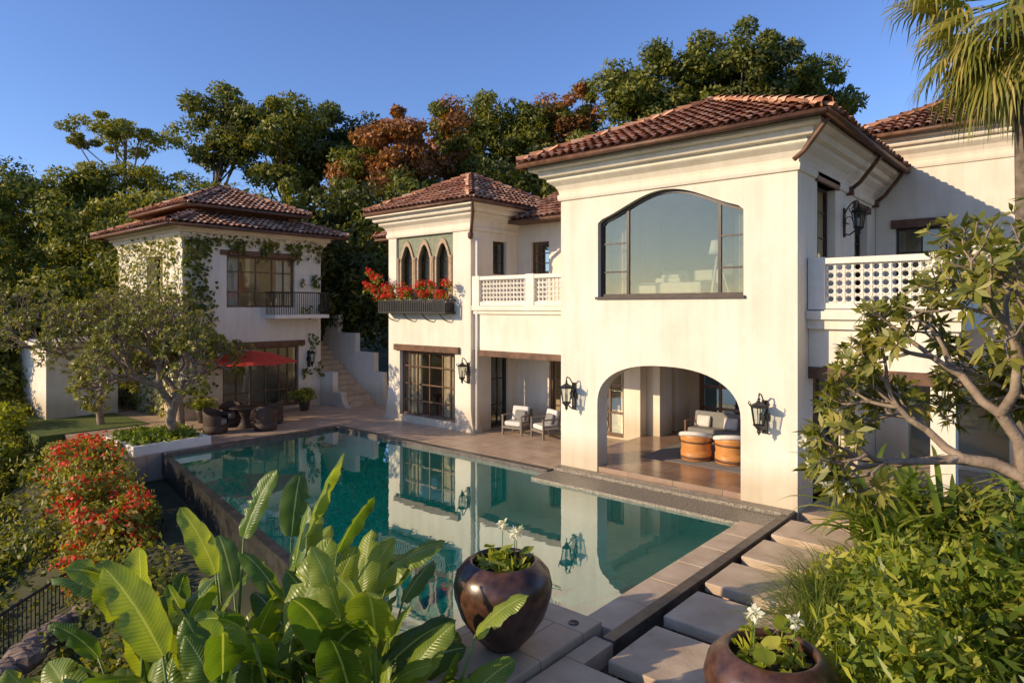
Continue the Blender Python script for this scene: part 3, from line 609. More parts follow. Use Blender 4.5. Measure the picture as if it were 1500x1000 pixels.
ax,ay,bx,by=-19.95,7.8,-6.0,5.25; L=math.hypot(bx-ax,by-ay); ang=math.atan2(by-ay,bx-ax)
mb=MB(); mb.obox((L/2,-.10,-1.3),L,.2,2.42,ang,0,(ax,ay,0)); mb.obj('overflow_wall','wetwall',pe)
mb=MB(); mb.obox((L/2,-.9,-1.7),L,.2,1.0,ang,0,(ax,ay,0)); mb.obj('catch_wall','wetwall',pe)
mb=MB(); mb.add([(-19.8,13.3,-.09),(-19.8,7.77,-.09),(-6.04,5.26,-.09),(-6.04,7.24,-.09),(-5.08,7.24,-.09),(-5.08,12.65,-.09),(-10.41,12.65,-.09),(-10.41,13.3,-.09)],[(0,1,2,3,4,5,6,7)]); mb.obj('pool_water','pool',recalc=False)
pl=empty('stone_plinth'); mb=MB(); mb.box(-6.04,-4.75,3.6,7.24,-1.8,.1); mb.obj('block','slabp',pl,bevel=.02)
mb=MB()
for x,y in((-5.8,5.35),(-5.0,6.95),(-5.75,7.0),(-5.1,5.2)): mb.lathe([(.07,0),(.07,.012),(.045,.012),(.045,.004),(0,.004)],(x,y,.101),16)
mb.obj('uplights','darkstone',pl,True)
mb=MB(); mb.add([(-4.42,3,-.2),(-2.4,3,-.2),(-2.4,14.0,-.2),(-4.42,14.0,-.2)],[(0,1,2,3)]); mb.obj('channel_water','chan',recalc=False)
stp=empty('stepping_stones')
for i,(x0,x1,y0,y1) in enumerate(((-4.7,-3.2,4.9,6.35),(-4.25,-2.85,6.6,7.75),(-4.3,-2.95,8.05,9.1),(-4.35,-2.95,9.45,10.5),(-4.35,-2.95,10.85,11.9),(-4.35,-2.85,12.25,13.35))):
    mb=MB(); mb.box(x0,x1,y0,y1,-.13,.02); mb.box(x0+.12,x1-.12,y0+.12,y1-.12,-.4,-.13); mb.obj('slab_%d'%(i+1),'slab',stp,bevel=.015)
mb=MB(); mb.box(-4.7,-4.43,6.36,6.99,-.4,.015); mb.obj('slab_link','slab',stp)
mb=MB(); mb.box(-2.4,4.5,2.5,13.99,-.6,.0); mb.obj('planting_bed','soil')
wp=empty('white_planter'); mb=MB(); mb.poly(rect(-22.7,-20.2,6.9,9.1),[rect(-22.5,-20.4,7.1,8.9)],lambda u,v,w:(u,v,w),-.6,.26); mb.obj('walls','white',wp,bevel=.02)
mb=MB(); mb.box(-22.5,-20.4,7.1,8.9,-.2,.19); mb.obj('soil','soil',wp)
foliage('ground_cover',[(random.uniform(-22.5,-20.4),random.uniform(7.0,8.9),.28) for _ in range(70)],[.22]*70,40,.14,.07,'L_shrub',wp)

# ============================================================ POTS
def lotus(p,x,y,z,r):
    mb=MB()
    for i in range(16):
        a=random.random()*6.28; q=r*random.uniform(.2,.95); h=random.uniform(.03,.28); cx,cy=x+q*math.cos(a),y+q*math.sin(a)
        rr=random.uniform(.05,.1); tx,ty=random.uniform(-.5,.5),random.uniform(-.5,.5)
        vs=[(cx,cy,z+h-.02)]+[(cx+rr*math.cos(t),cy+rr*math.sin(t),z+h+rr*(tx*math.cos(t)+ty*math.sin(t))+.012*math.sin(3*t)) for t in [k*2*pi/12 for k in range(12)]]
        mb.add(vs,[(0,k+1,(k+1)%12+1) for k in range(12)])
        mb.tube([(x+q*.6*math.cos(a),y+q*.6*math.sin(a),z),(cx,cy,z+h-.01)],.006,4)
    mb.obj('lotus_leaves','L_lime',p,True)
    foliage('low_leaves',[(x+r*.6*math.cos(a),y+r*.6*math.sin(a),z+.06) for a in range(7)],[.11]*7,16,.13,.06,'L_lime',p)
    st=MB(); C=[]
    for k in range(3):
        a=random.random()*6.28; h=random.uniform(.28,.5); cx,cy=x+r*.5*math.cos(a),y+r*.5*math.sin(a); st.tube([(cx,cy,z),(cx+.02,cy,z+h)],.006,4); C.append((cx+.02,cy,z+h+.02))
    st.obj('stems','stem',p); foliage('blossoms',C,[.04]*len(C),26,.07,.035,'F_white',p,1)
def pot(x,y,z,R,Hh):
    p=empty('glazed_pot'); pr=[(.0,0),(.30,0),(.36,.02),(.62,.18),(.85,.38),(.98,.6),(1.0,.72),(.94,.86),(.80,.95),(.70,.985),(.66,1.0),(.62,.99),(.60,.95),(.66,.86),(.66,.80)]
    mb=MB(); mb.lathe([(a*R,b*Hh) for a,b in pr],(x,y,z),56); mb.obj('vessel','pot',p,True)
    mb=MB(); mb.lathe([(0,.86*Hh),(.665*R,.86*Hh)],(x,y,z),32); mb.obj('water','soil',p)
    lotus(p,x,y,z+.87*Hh,R*.6)
random.seed(77)
px,py=site(-.11,7.95); pot(px,py,.1,.60,1.05)
px,py=site(2.44,6.15); pot(px,py,.0,.62,1.0)

# ============================================================ FURNITURE
def tub_chair(name,x,y,z,rot,shell,cush,r=.38,hb=.8,hf=.62,flare_=.0):
    p=empty(name); mb=MB(); n=40; vs=[];fs=[]; K=6
    for j,(rr) in enumerate((r,r-.05)):
        for i in range(n+1):
            a=rot+.55+(2*pi-1.1)*i/n; q=(1-math.cos(a-rot))/2; top=hf+(hb-hf)*q**2
            for k in range(K):
                zz=.06+(top-.06)*k/(K-1); sc=1-flare_*(1-k/(K-1))
                vs.append((x+rr*sc*math.cos(a),y+rr*sc*math.sin(a),z+zz))
    m=(n+1)*K
    for i in range(n):
        for k in range(K-1):
            a=i*K+k; fs.append((a,a+K,a+K+1,a+1)); fs.append((m+a,m+a+1,m+a+K+1,m+a+K))
        a=i*K+K-1; fs.append((a,a+K,m+a+K,m+a))
    mb.add(vs,fs); mb.lathe([(0,.28),(r*.97,.28),(r*.97,.08),(r*.9,.0),(0,0)],(x,y,z),32); mb.obj('shell',shell,p,True)
    mb=MB(); mb.lathe([(0,.29),(r*.84,.29),(r*.88,.34),(r*.88,.42),(r*.8,.46),(0,.47)],(x,y,z),28)
    if shell=='orange':
        pts=[]
        for i in range(21):
            a=rot+.7+(2*pi-1.4)*i/20; q=(1-math.cos(a-rot))/2; pts.append((x+(r-.02)*math.cos(a),y+(r-.02)*math.sin(a),z+hf+(hb-hf)*q**2))
        mb.tube(pts,.065,8)
        k=MB(); k.tube([(x+(r*.9)*math.cos(a),y+(r*.9)*math.sin(a),z+.1) for a in [i*pi/10 for i in range(21)]],.05,6); k.tube([(x+(r*.985)*math.cos(a),y+(r*.985)*math.sin(a),z+.5) for a in [rot+.6+i*(2*pi-1.2)/20 for i in range(21)]],.025,6); k.obj('bands','wood',p,True)
    mb.obj('cushion',cush,p,True)
def armchair(name,x,y,z,rot,w=.72,fr='teak',cu='cush'):
    p=empty(name); o=(x,y,z); d=.75; mb=MB()
    for sx in(-1,1):
        for sy in(-1,1): mb.obox((sx*(w/2-.03),sy*(d/2-.04),.3),.06,.06,.6,rot,0,o)
        mb.obox((sx*(w/2-.03),0,.622),.08,d,.04,rot,0,o); mb.obox((sx*(w/2-.03),0,.2),.04,d-.1,.05,rot,0,o)
        mb.obox((sx*(w/2-.03),0,.4),.03,d-.1,.04,rot,0,o)
    mb.obox((0,-d/2+.03,.24),w-.1,.05,.08,rot,0,o); mb.obox((0,d/2-.02,.55),w-.06,.04,.5,rot,-.12,o); mb.obj('frame',fr,p,bevel=.008)
    mb=MB(); mb.obox((0,-.02,.36),w-.16,d-.12,.16,rot,0,o); mb.obox((0,d/2-.14,.63),w-.16,.16,.5,rot,-.2,o); mb.obj('cushions',cu,p,bevel=.05)
    mb=MB(); mb.obox((w*.1,d/2-.29,.6),.42,.13,.34,rot,-.3,o)
    if w>1.5: mb.obox((-w*.3,d/2-.29,.6),.42,.13,.34,rot,-.3,o)
    mb.obj('pillow','cush' if w>1.5 else 'cushg',p,bevel=.05)
armchair('lounge_chair',-14.25,16.6,.0,.15,.78); armchair('lounge_chair',-13.1,16.7,.0,-.35,.78)
tub_chair('barrel_armchair',-7.75,16.3,.18,pi*.6,'orange','cush',.42,.74,.6,.12); tub_chair('barrel_armchair',-6.85,16.45,.18,pi*.65,'orange','cush',.42,.74,.6,.12)
armchair('sofa',-8.0,18.6,.18,0,2.1,fr='wood',cu='cushg')
mb=MB(); mb.box(-9.0,-6.0,15.6,18.9,.184,.195); mb.obj('rug','cushg')
ct=empty('coffee_table'); mb=MB(); mb.lathe([(0,.36),(.4,.36),(.42,.38),(.42,.41),(0,.42)],(-7.6,17.5,.18),24); mb.lathe([(.25,0),(.1,.05),(.08,.36)],(-7.6,17.5,.18),16); mb.obj('table','wood',ct,True)
for x,y,r in((-21.9,10.0,0.6),(-22.9,11.0,-.6),(-21.2,11.4,2.4),(-22.2,12.2,3.7)): tub_chair('rattan_chair',x,y,0,r,'rattan','cushg',.40,.85,.6,.1)
tb=empty('rattan_table'); mb=MB(); mb.lathe([(0,.68),(.5,.68),(.52,.7),(.52,.73),(0,.735)],(-22.05,11.1,0),28); mb.lathe([(.3,0),(.2,.1),(.12,.35),(.25,.68)],(-22.05,11.1,0),20); mb.obj('table','rattan',tb,True)
pr_=empty('red_parasol'); mb=MB(); x,y=-23.3,11.9
vs=[(x,y,2.6)]; n=8
for ring,(rr,zz) in enumerate(((.8,2.47),(1.75,2.15))):
    for k in range(n*2): a=k*pi/n; q=rr*(1 if k%2==0 else .95); vs.append((x+q*math.cos(a),y+q*math.sin(a),zz+(.0 if k%2==0 else .03)))
m2=n*2; fs=[(0,1+k,1+(k+1)%m2) for k in range(m2)]+[(1+k,1+m2+k,1+m2+(k+1)%m2,1+(k+1)%m2) for k in range(m2)]
mb.add(vs,fs); mb.obj('canopy','redcloth',pr_); mb=MB(); mb.tube([(x,y,0),(x,y,2.7)],.025,8); mb.lathe([(0,.1),(.25,.08),(.28,0)],(x,y,0),20); mb.obj('pole','teak',pr_)
def flowerpot(x,y):
    p=empty('potted_yellow_flowers'); mb=MB(); mb.lathe([(0,0),(.16,0),(.24,.4),(.27,.42),(.27,.46),(.22,.46),(.2,.4),(0,.4)],(x,y,0),20); mb.obj('pot','darkstone',p,True)
    C=[(x+.28*random.gauss(0,.6),y+.28*random.gauss(0,.6),.68+.12*random.gauss(0,1)) for _ in range(26)]; foliage('foliage',C,[.14]*26,30,.1,.06,'L_shrub',p); foliage('flowers',[(a,b,c+.06) for a,b,c in C],[.15]*26,26,.06,.05,'F_yel',p)
flowerpot(-24.0,14.6); flowerpot(-24.2,10.6)

# ============================================================ TERRAIN
def sm(t): t=max(0,min(1,t)); return t*t*(3-2*t)
def hgt(x,y):
    h=-.75
    if y<5.2: h-=min(.6*(5.2-y),11)
    if y>21: h+=min((y-21)*.22,7)
    if x<-31: h+= min((-31-x)*.12,3)*sm((y-6)/6)-min((-31-x)*.25,9)*sm((8-y)/8)
    if x>5: h-=min((x-5)*.2,6)
    r=math.hypot(x,y)
    if r>90: h=h+( -16-h)*sm((r-90)/200)
    h+=.25*math.sin(x*.35+1)*math.cos(y*.41)*sm((max(-31-x,x-5,y-22,4-y))/6)
    return h
k=np.linspace(-1,1,171); g=np.sinh(k*5.2)/np.sinh(5.2)*3500
g=np.sort(np.concatenate([g,np.arange(-40,40,1.3)]))
xs=g-12; ys=g+10; vs=[(x,y,hgt(x,y)) for y in ys for x in xs]; n=len(xs)
mb=MB(); mb.v=vs; mb.f=[(j*n+i,j*n+i+1,(j+1)*n+i+1,(j+1)*n+i) for j in range(n-1) for i in range(n-1)]; mb.obj('ground','ground',smooth=True,recalc=False)

# ============================================================ FENCE, ROCKS
fe=empty('iron_railing'); mb=MB(); pts=[(-17.4,6.2),(-16,5.0),(-13.7,2.55),(-11.4,.1),(-9.5,-2)]
for (a,b),(c,d) in zip(pts[:-1],pts[1:]):
    mb.tube([(a,b,-1.0),(c,d,-1.0)],.03,6); mb.tube([(a,b,-1.95),(c,d,-1.95)],.02,6); L=math.hypot(c-a,d-b); n=int(L/.11)
    for k in range(n): t=k/n; X=a+(c-a)*t;Y=b+(d-b)*t; mb.box(X-.009,X+.009,Y-.009,Y+.009,-2.2,-1.0)
    mb.box(a-.03,a+.03,b-.03,b+.03,-2.4,-.93)
mb.obj('rails','iron',fe)
rw=empty('rock_edging'); mb=MB()
for k in range(110):
    t=k/109; x=-15.3+t*5.6+random.uniform(-.15,.15); y=5.1-t*6+random.uniform(-.15,.15); z=-1.5-.15*t; r=random.uniform(.1,.26)
    pr=[(0.05,-1),(.8,-.6),(1,0),(.75,.6),(.05,.9)]
    mb.lathe([(r*a*random.uniform(.85,1.15),r*b*.8) for a,b in pr],(x,y,z),7,random.uniform(.8,1.3),random.uniform(.8,1.3))
mb.obj('rocks','rock',rw)

# ============================================================ TREES
tree('feathery_tree',-22.4,38,14.1,3.0,1.0,'L_lite',3,34,180,.20,.7,.16,flat=.4)
tree('feathery_tree',-21.6,38.5,11.6,3.2,.8,'L_lite',3,26,180,.20,.7,.14,flat=.4)
tree('broadleaf_tree',-18.7,42,15.4,2.3,2.9,'L_mid',4,44,230,.30,.95,.25,'L_dark')
tree('broadleaf_tree',-14.6,42,14.6,2.9,3.3,'L_mid',4,64,230,.3,1.0,.28,'L_lite')
tree('broadleaf_tree',-11.2,44,14.3,3.2,3.4,'L_mid',4,64,230,.3,1.0,.28,'L_dark')
tree('copper_leaf_tree',-6.6,38,12.7,1.9,3.0,'L_red',4,42,210,.28,.8,.22,'L_red')
tree('copper_leaf_tree',-4.2,41,14.2,1.9,2.9,'L_red',4,40,210,.28,.8,.22,'L_mid')
tree('copper_leaf_tree',-9.2,39,12.0,1.5,2.6,'L_red',4,26,210,.28,.8,.22,'L_mid')
tree('broadleaf_tree',-1.4,46,15.4,3.1,3.5,'L_mid',5,64,230,.3,1.0,.28,'L_mid')
tree('broadleaf_tree',1.8,46,15.8,2.6,3.3,'L_mid',5,54,230,.3,1.0,.28,'L_red')
tree('copper_leaf_tree',4.7,45,17.0,1.6,3.1,'L_red',5,36,200,.28,.75,.22,'L_mid')
tree('rain_tree',9.2,42,17.3,3.6,3.8,'L_mid',5,92,230,.32,1.0,.4,'L_mid')
tree('rain_tree',14.2,42,18.0,4.2,4.0,'L_mid',5,116,230,.32,1.0,.4,'L_dark')
tree('rain_tree',18.9,43,16.6,3.5,3.5,'L_mid',5,90,230,.32,1.0,.4,'L_mid')
for e,n,cz,rx,rz,mt,mt2 in((-11.5,37,8.4,3.4,3.2,'L_mid','L_dark'),(-7.2,36,7.6,3.0,3.2,'L_dark','L_mid'),(-5,38,9.4,3.2,2.8,'L_mid','L_dark'),(.5,41,10.8,4.2,3.2,'L_dark','L_mid'),(-16.4,37,8.3,3.0,2.7,'L_mid','L_lite'),(-8,32,5.0,2.6,3.0,'L_dark','L_dark'),(4.5,42,12,3.5,3.2,'L_mid','L_mid'),(21,44,11,4,4,'L_dark','L_mid')):
    tree('background_tree',e,n,cz,rx,rz,mt,2,60,210,.3,1.1,.25,mt2)
for e,n,cz,rx,rz,mt,m2 in((-23.6,32,6.6,3.2,3.4,'L_mid','L_lite'),(-20,33,6.6,2.8,2.8,'L_lite','L_mid'),(-17.0,31,5.0,2.4,2.8,'L_mid','L_lite'),(-27.5,34,9.0,3.3,3.0,'L_mid','L_lite'),(-24,37,10.0,2.4,2.0,'L_lite','L_mid'),(-21.5,27,2.6,2.2,2.6,'L_mid','L_lite'),(-24,29,3,2.8,3.5,'L_mid','L_lite'),(-31,38,8,4,5,'L_dark','L_mid'),(-19.5,29.5,3.5,1.9,2.4,'L_mid','L_lite'),(-18.3,34.5,8.3,2.2,1.8,'L_mid','L_lite')):
    tree('hillside_tree',e,n,cz,rx,rz,mt,-1,64,220,.26,1.0,.22,m2)
def bush(name,X,Y,Z,rx,ry,rz,ncl,cr,per,L,W,mat,mat2=None):
    p=empty(name); C=[];R=[]
    for _ in range(ncl):
        d=RNG.normal(size=3); d/=np.linalg.norm(d); r=RNG.random()**.4
        C.append((X+d[0]*rx*r,Y+d[1]*ry*r,Z+abs(d[2])*rz*r)); R.append(cr*(.6+.8*RNG.random()))
    k=ncl if not mat2 else int(ncl*.6); foliage('foliage',C[:k],R[:k],per,L,W,mat,p,.8)
    if mat2: foliage('foliage_b',C[k:],R[k:],per,L,W,mat2,p,.8)
    return p
HB=((-29,4.9,2.6,1.4,1.9,'L_lime','L_lite'),(-32.5,5.5,3,2,2.4,'L_mid','L_lite'),(-25.4,4.4,2.4,1.2,1.7,'L_lite','L_lime'),(-22.2,2.6,2.2,1.5,1.5,'L_mid','L_lite'),(-19.2,2.6,2.0,1.3,1.3,'L_mid','L_lite'),(-26.5,1.2,3,2.2,2.2,'L_mid','L_dark'),(-16.6,1.2,1.8,1.5,1.1,'L_mid','L_lite'),(-21.5,-.8,3,2.2,2.2,'L_mid','L_lite'),(-35,2,3.5,3,3.5,'L_mid','L_dark'),(-17,-2,2.5,2,1.8,'L_mid','L_dark'),(-29,-1.5,4,3,3.5,'L_dark','L_mid'))
for X,Y,rx,ry,rz,m,m2 in HB:
    bush('hillside_shrub',X,Y,hgt(X,Y)-.1,rx,ry,rz,70,.5,170,.15,.085,m,m2)
ug=empty('slope_undergrowth'); C=[[],[],[]]
while sum(map(len,C))<900:
    x=random.uniform(-36,-7.5); y=random.uniform(-5,7.0)
    if x>-31 and y>5.7: continue
    if y>7.8-.183*(x+20)-1.6 and x>-20: continue
    if x>-8.5 and y>3: continue
    fx=-16+(5.0-y)*.94
    if abs(x-fx)<1.0 and y<5: continue
    C[random.choice((0,0,1,1,2))].append((x,y,hgt(x,y)+random.uniform(.0,.45)))
for c,m in zip(C,('L_mid','L_lite','L_dark')): foliage('foliage_'+m[2:],c,[random.uniform(.35,.75) for _ in c],120,.15,.08,m,ug,.7)
bg=empty('bougainvillea'); C=[];R=[]
for _ in range(300):
    x=random.uniform(-23.6,-14.6); y=6.0-.17*(x+20)+random.uniform(-.9,.35); z=random.uniform(-1.8,.5)-.13*abs(x+19.6); C.append((x,y-.25*(z<-.8),z)); R.append(random.uniform(.22,.42))
foliage('leaves',C,R,115,.13,.075,'L_lite',bg); C2=[(c[0]+random.gauss(.1,.15),c[1]-.1,c[2]+random.gauss(.08,.1)) for c in C for _ in (0,1) if random.random()<.55]; foliage('flowers',C2,[random.uniform(.12,.34) for _ in C2],26,.10,.085,'F_orange',bg)

def frangipani(x,y,z,h0,r0,levels,spread,leafL,per,bias=(0,0,0),shrink=.82,flowers=0,leafd=1.0,nch=(2,3),rmin=.011,up=.10):
    p=empty('frangipani_tree'); mb=MB(); tips=[]
    def grow(P,d,l,r,lv):
        d=d.normalized(); mid=P+d*l*.5+Vector((random.gauss(0,1),random.gauss(0,1),random.gauss(0,1)))*l*.06; Q=P+d*l
        mb.tube([P,mid,Q],[r,r*.88,r*.8],6 if r>.03 else 4,False)
        if lv==0: tips.append((Q,d)); return
        k=random.choice(nch); a0=random.random()*2*pi
        o=d.orthogonal().normalized(); w=d.cross(o)
        for i in range(k):
            a=a0+2*pi*i/k+random.uniform(-.4,.4); nd=d+(o*math.cos(a)+w*math.sin(a))*spread*random.uniform(.7,1.25)+Vector(bias)+Vector((0,0,up))
            grow(Q,nd,l*shrink*random.uniform(.8,1.15),max(r*.72,rmin),lv-1)
        if lv<=2 and random.random()<.3: tips.append((Q,d))
    grow(Vector((x,y,z)),Vector((bias[0]*1.5,bias[1]*1.5,1)),h0,r0,levels)
    if z>.5: mb.tube([(x+.05,y-.03,-.1),(x+.04,y,z*.5),(x,y,z+.02)],[r0*1.25,r0*1.1,r0],8)
    mb.obj('branches','barkg',p,True)
    n=len(tips)*per; P=np.repeat(np.array([t[0] for t in tips]),per,0); T=np.repeat(np.array([t[1] for t in tips]),per,0)
    keep=RNG.random(n)<leafd; P=P[keep];T=T[keep]; n=len(P)
    rd=unit(np.cross(T,RNG.normal(size=(n,3)))); D=unit(rd+T*(.1+.9*RNG.random((n,1)))+np.array([0,0,.05])); S=unit(np.cross(D,T)+RNG.normal(size=(n,3))*.1)
    leaves('leaves',P-T*leafL*.25*RNG.random((n,1)),D,S,leafL*(.6+.6*RNG.random(n)),leafL*.3,'L_fran',p,droop=.12)
    if flowers:
        ft=[t for t in tips if random.random()<flowers]; foliage('flowers',[tuple(t[0]+t[1]*.06) for t in ft],[.05]*len(ft),16,.05,.04,'F_white',p,1)
    return p
random.seed(5)
frangipani(-21.5,8.5,.2,.9,.17,8,.64,.16,11,shrink=.82,nch=(2,2,3))
frangipani(-23.2,9.4,.0,1.0,.15,8,.62,.16,10,bias=(-.03,-.02,0),shrink=.83,nch=(2,2,3))
frangipani(-26.5,8.0,.0,1.2,.13,8,.6,.16,9,shrink=.82,nch=(2,2,3))
random.seed(21)
frangipani(.15,7.0,1.6,.72,.12,8,.62,.16,9,bias=(-.08,.045,-.02),shrink=.80,flowers=.12,nch=(2,2,3),rmin=.009,up=.03)
frangipani(.35,9.3,1.6,.95,.12,7,.62,.17,9,bias=(-.05,.0,0),shrink=.80,flowers=.12,nch=(2,2,3),up=.03)

# ------- banana foreground
random.seed(3)
def banana(x,y,z,nl,Ls=1.5,H=.9):
    p=empty('banana_plant'); mb=MB(); mb.att=[]; stm=MB()
    for i in range(nl):
        az=random.uniform(0,2*pi); L=Ls*random.uniform(.7,1.1); w=L*random.uniform(.19,.245); el=random.uniform(.4,1.35); bend=random.uniform(.3,.9)*(1.5-el+.4)
        bx_,by_=x+random.gauss(0,.2),y+random.gauss(0,.2); pet=H*random.uniform(.55,1.12)
        P=Vector((bx_,by_,z)); hd=Vector((math.cos(az),math.sin(az),0)); e=min(el+.2,1.5); pts=[P.copy()]
        for k in range(6):
            P=P+(hd*math.cos(e)*.6+Vector((0,0,1))*math.sin(e))*pet/6*1.1; pts.append(P.copy())
        stm.tube(pts,[.035-.004*k for k in range(7)],6)
        NS=20; NU=8; e=el; tw=random.uniform(-.8,.8); ph=random.random()*6; sd0=Vector((-math.sin(az),math.cos(az),0)); vs=[];fold=random.uniform(.05,.45)
        tears=[(random.randint(5,NS-3),random.choice((-1,1)),random.uniform(.35,.7)) for _ in range(random.randint(0,3))]
        for s in range(NS+1):
            t=s/NS; T=hd*math.cos(e)+Vector((0,0,1))*math.sin(e); nrm=sd0.cross(T)*-1
            if nrm.z<0: nrm=-nrm
            sd=(sd0*math.cos(tw)+nrm*math.sin(tw)); nn=(nrm*math.cos(tw)-sd0*math.sin(tw))
            ww=w*(math.sin(pi*min(1,(t*.97+.03))**.9))**.45*(1-.05*t) if t<1 else 0
            for j in range(NU+1):
                q=-1+2*j/NU; wob=math.sin(t*17+ph+q*2)*.03*abs(q)+math.sin(t*41+ph*2)*.012*abs(q)
                f_=1
                for (ts,sg,am) in tears:
                    if s==ts and q*sg>.2: f_=am
                vs.append(P+sd*(q*ww*f_*math.cos(fold))+nn*(abs(q)*ww*math.sin(fold)-ww*.45*q*q+wob*L*.6)); mb.att.append((q,t,0))
            P=P+T*L/NS; e-=bend/NS*(.5+t)
        fs=[(s*(NU+1)+j,s*(NU+1)+j+1,(s+1)*(NU+1)+j+1,(s+1)*(NU+1)+j) for s in range(NS) for j in range(NU)]
        mb.add(vs,fs)
    mb.obj('leaves','banana',p,True,recalc=False); stm.obj('stalks','stem',p,True)
for e,n,z,nl,Ls,H in((-3.9,7.2,-1.6,22,.98,2.0),(-3.2,7.6,-1.6,26,1.0,2.6),(-2.6,7.4,-1.6,30,1.0,2.6),(-2.0,7.2,-1.6,28,.98,2.5),(-2.8,6.5,-1.7,26,.98,2.2),(-3.7,6.3,-1.8,22,.98,1.7),(-1.6,6.8,-1.7,26,.95,2.4),(-2.2,5.9,-1.8,22,.92,1.9),(-4.2,6.2,-2.0,20,.95,1.3),(-3.2,5.6,-2.0,20,.92,1.4),(-1.4,6.0,-1.8,20,.9,2.0),(-2.6,5.3,-2.0,15,.85,1.4),(-1.15,6.8,-1.7,15,.88,2.0),(-4.9,6.9,-2.1,16,.9,1.2)):
    x,y=site(e,n); banana(x,y,z,nl,Ls,H)

# ------- right bed
random.seed(9)
for X,Y,Z,rx,ry,rz,m,m2,L in((-1.7,10.0,.1,1.0,1.3,1.0,'L_shrub','L_lime',.16),(-1.3,8.3,.1,1.1,1.1,1.25,'L_shrub','L_lime',.18),(-1.1,6.9,.1,1.0,.9,1.2,'L_lime','L_shrub',.17),(-.2,8.4,.3,1.3,1.5,1.6,'L_shrub','L_mid',.18),(-1.2,12,.1,1.4,1.3,1.6,'L_mid','L_shrub',.2),(.3,11,.3,1.6,1.6,2.2,'L_mid','L_shrub',.2),(-1.0,5.6,.0,.8,.7,1.0,'L_shrub','L_lime',.16),(.2,6.2,.0,.9,.9,1.5,'L_shrub','L_mid',.16)):
    bush('garden_shrub',X,Y,Z,rx,ry,rz,46,.34,75,L,L*.36,m,m2)
def strap(name,X,Y,Z,n,L,W,mat,el=(.9,1.4),bend=1.6,spread=.2):
    p=empty(name); mb=MB()
    for i in range(n):
        az=random.uniform(0,2*pi); e=random.uniform(*el); l=L*random.uniform(.6,1.15); P=Vector((X+random.gauss(0,spread),Y+random.gauss(0,spread),Z)); hd=Vector((math.cos(az),math.sin(az),0)); sd=Vector((-math.sin(az),math.cos(az),0)); vs=[];S=7
        for s in range(S+1):
            t=s/S; w=W*(math.sin(pi*(.12+.86*t)))**.7*.5; up=Vector((0,0,w*.3)); vs+= [P-sd*w+up,P,P+sd*w+up]
            P=P+(hd*math.cos(e)+Vector((0,0,1))*math.sin(e))*l/S; e-=bend/S*(.4+1.2*t)
        mb.add(vs,[(s*3+j,s*3+j+1,s*3+j+4,s*3+j+3) for s in range(S) for j in range(2)])
    mb.obj('blades',mat,p,True,recalc=False)
for X,Y in((-2.6,9.7),(-2.5,8.9),(-2.4,10.5),(-2.1,9.3),(-2.3,8.2)): strap('ornamental_grass',X,Y,0,420,1.1,.013,'L_shrub',(.8,1.5),2.2,.16)
for X,Y in((-2.4,11.6),(-2.0,11.0),(-2.5,12.3),(-1.7,12.0),(-1.4,11.2),(-2.2,11.9)): strap('heliconia',X,Y,.5,50,1.6,.10,'L_shrub',(.5,1.5),1.7,.25)
bro=empty('red_ginger'); foliage('flowers',[(-2.9,12.9,.7),(-2.7,13.2,.8),(-2.5,12.7,.9),(-2.6,13.6,.6)],[.14]*4,22,.16,.06,'F_red',bro,1.3); foliage('leaves',[(-2.7,13.0,.4),(-2.4,13.3,.4)],[.4]*2,60,.3,.07,'L_shrub',bro)

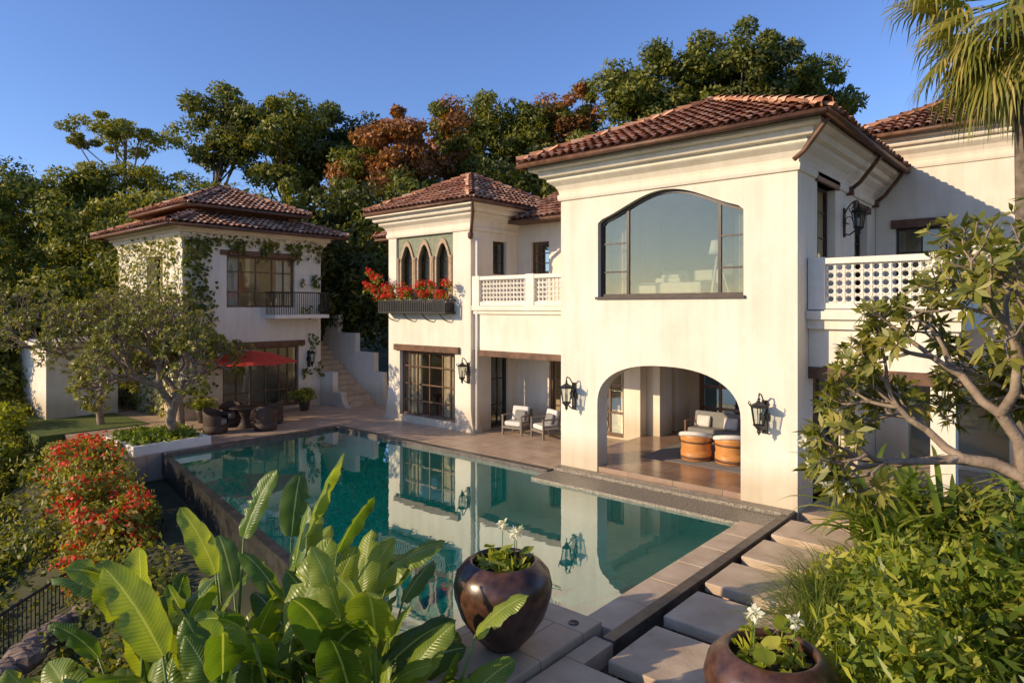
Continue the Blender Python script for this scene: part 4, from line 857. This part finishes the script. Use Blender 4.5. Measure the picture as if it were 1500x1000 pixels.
# ------- fan palm
random.seed(13)
pm=empty('fan_palm'); X,Y,Zc=-.75,14.0,9.45
mb=MB(); mb.tube([(X,Y,-.1),(X+.05,Y,4),(X,Y,Zc)],[.2,.17,.16],10); mb.obj('trunk','bark',pm,True)
mb=MB(); pt=MB()
for i in range(70):
    az=random.uniform(0,2*pi); e=random.choice((random.uniform(-1.35,-.5),random.uniform(-.5,1.2))); pl_=random.uniform(.9,1.5)
    hd=Vector((math.cos(az),math.sin(az),0)); T=hd*math.cos(e)+Vector((0,0,1))*math.sin(e); B=Vector((X,Y,Zc)); C=B+T*pl_; pt.tube([B,C],[.022,.012],4,False)
    sd=Vector((-math.sin(az),math.cos(az),0))
    for k in range(30):
        a=-1.9+3.8*k/29; d=(T*math.cos(a)+sd*math.sin(a)).normalized(); l=random.uniform(.75,1.0)*(1-.12*abs(a)); w=.026; q=sd*math.cos(a)-T*math.sin(a)
        dr=random.uniform(.4,.9); p1=C+d*l*.55; p2=C+d*l*.8+Vector((0,0,-dr*.22*l)); p3=C+d*l*.92+Vector((0,0,-dr*.75*l))
        mb.add([C-q*.004,C+q*.004,p1-q*w,p1+q*w,p2-q*w*.7,p2+q*w*.7,p3],[(0,1,3,2),(2,3,5,4),(4,5,6)])
mb.obj('fronds','L_palm',pm,recalc=False); pt.obj('petioles','stem',pm)

# ============================================================ LIGHT, SKY, CAMERA
el=math.radians(20)
sun=bpy.data.lights.new('sun','SUN'); sun.energy=5.0; sun.angle=math.radians(.5); sun.color=(1,.79,.52)
so_=bpy.data.objects.new('sun',sun); link(so_); sd=Vector((-.5*math.cos(el),-.866*math.cos(el),math.sin(el))); so_.rotation_euler=sd.to_track_quat('Z','Y').to_euler(); so_.location=(-20,-30,30)
w=bpy.data.worlds.new('World'); scn.world=w; w.use_nodes=True; nt=w.node_tree
bgd=nt.nodes['Background']; sk=nt.nodes.new('ShaderNodeTexSky'); sk.sky_type='NISHITA'; sk.sun_disc=False; sk.sun_elevation=el; sk.sun_rotation=math.radians(210); sk.air_density=1.0; sk.dust_density=.3; sk.ozone_density=3.5
tn=nt.nodes.new('ShaderNodeMix'); tn.data_type='RGBA'; tn.blend_type='MULTIPLY'; tn.inputs[0].default_value=1; tn.inputs[7].default_value=(1.05,1.10,1.42,1)
nt.links.new(sk.outputs[0],tn.inputs[6]); nt.links.new(tn.outputs[2],bgd.inputs[0]); bgd.inputs[1].default_value=.145
scn.view_settings.view_transform='Standard'; scn.view_settings.look='None'; scn.view_settings.exposure=0
cam=bpy.data.cameras.new('camera'); co=bpy.data.objects.new('camera',cam); link(co); cam.lens=23.04; cam.sensor_width=36; cam.shift_y=-50/1500; cam.clip_end=9000; cam.clip_start=.05
co.location=(0,0,4.2); co.rotation_euler=(pi/2,0,math.radians(41.11)); scn.camera=co
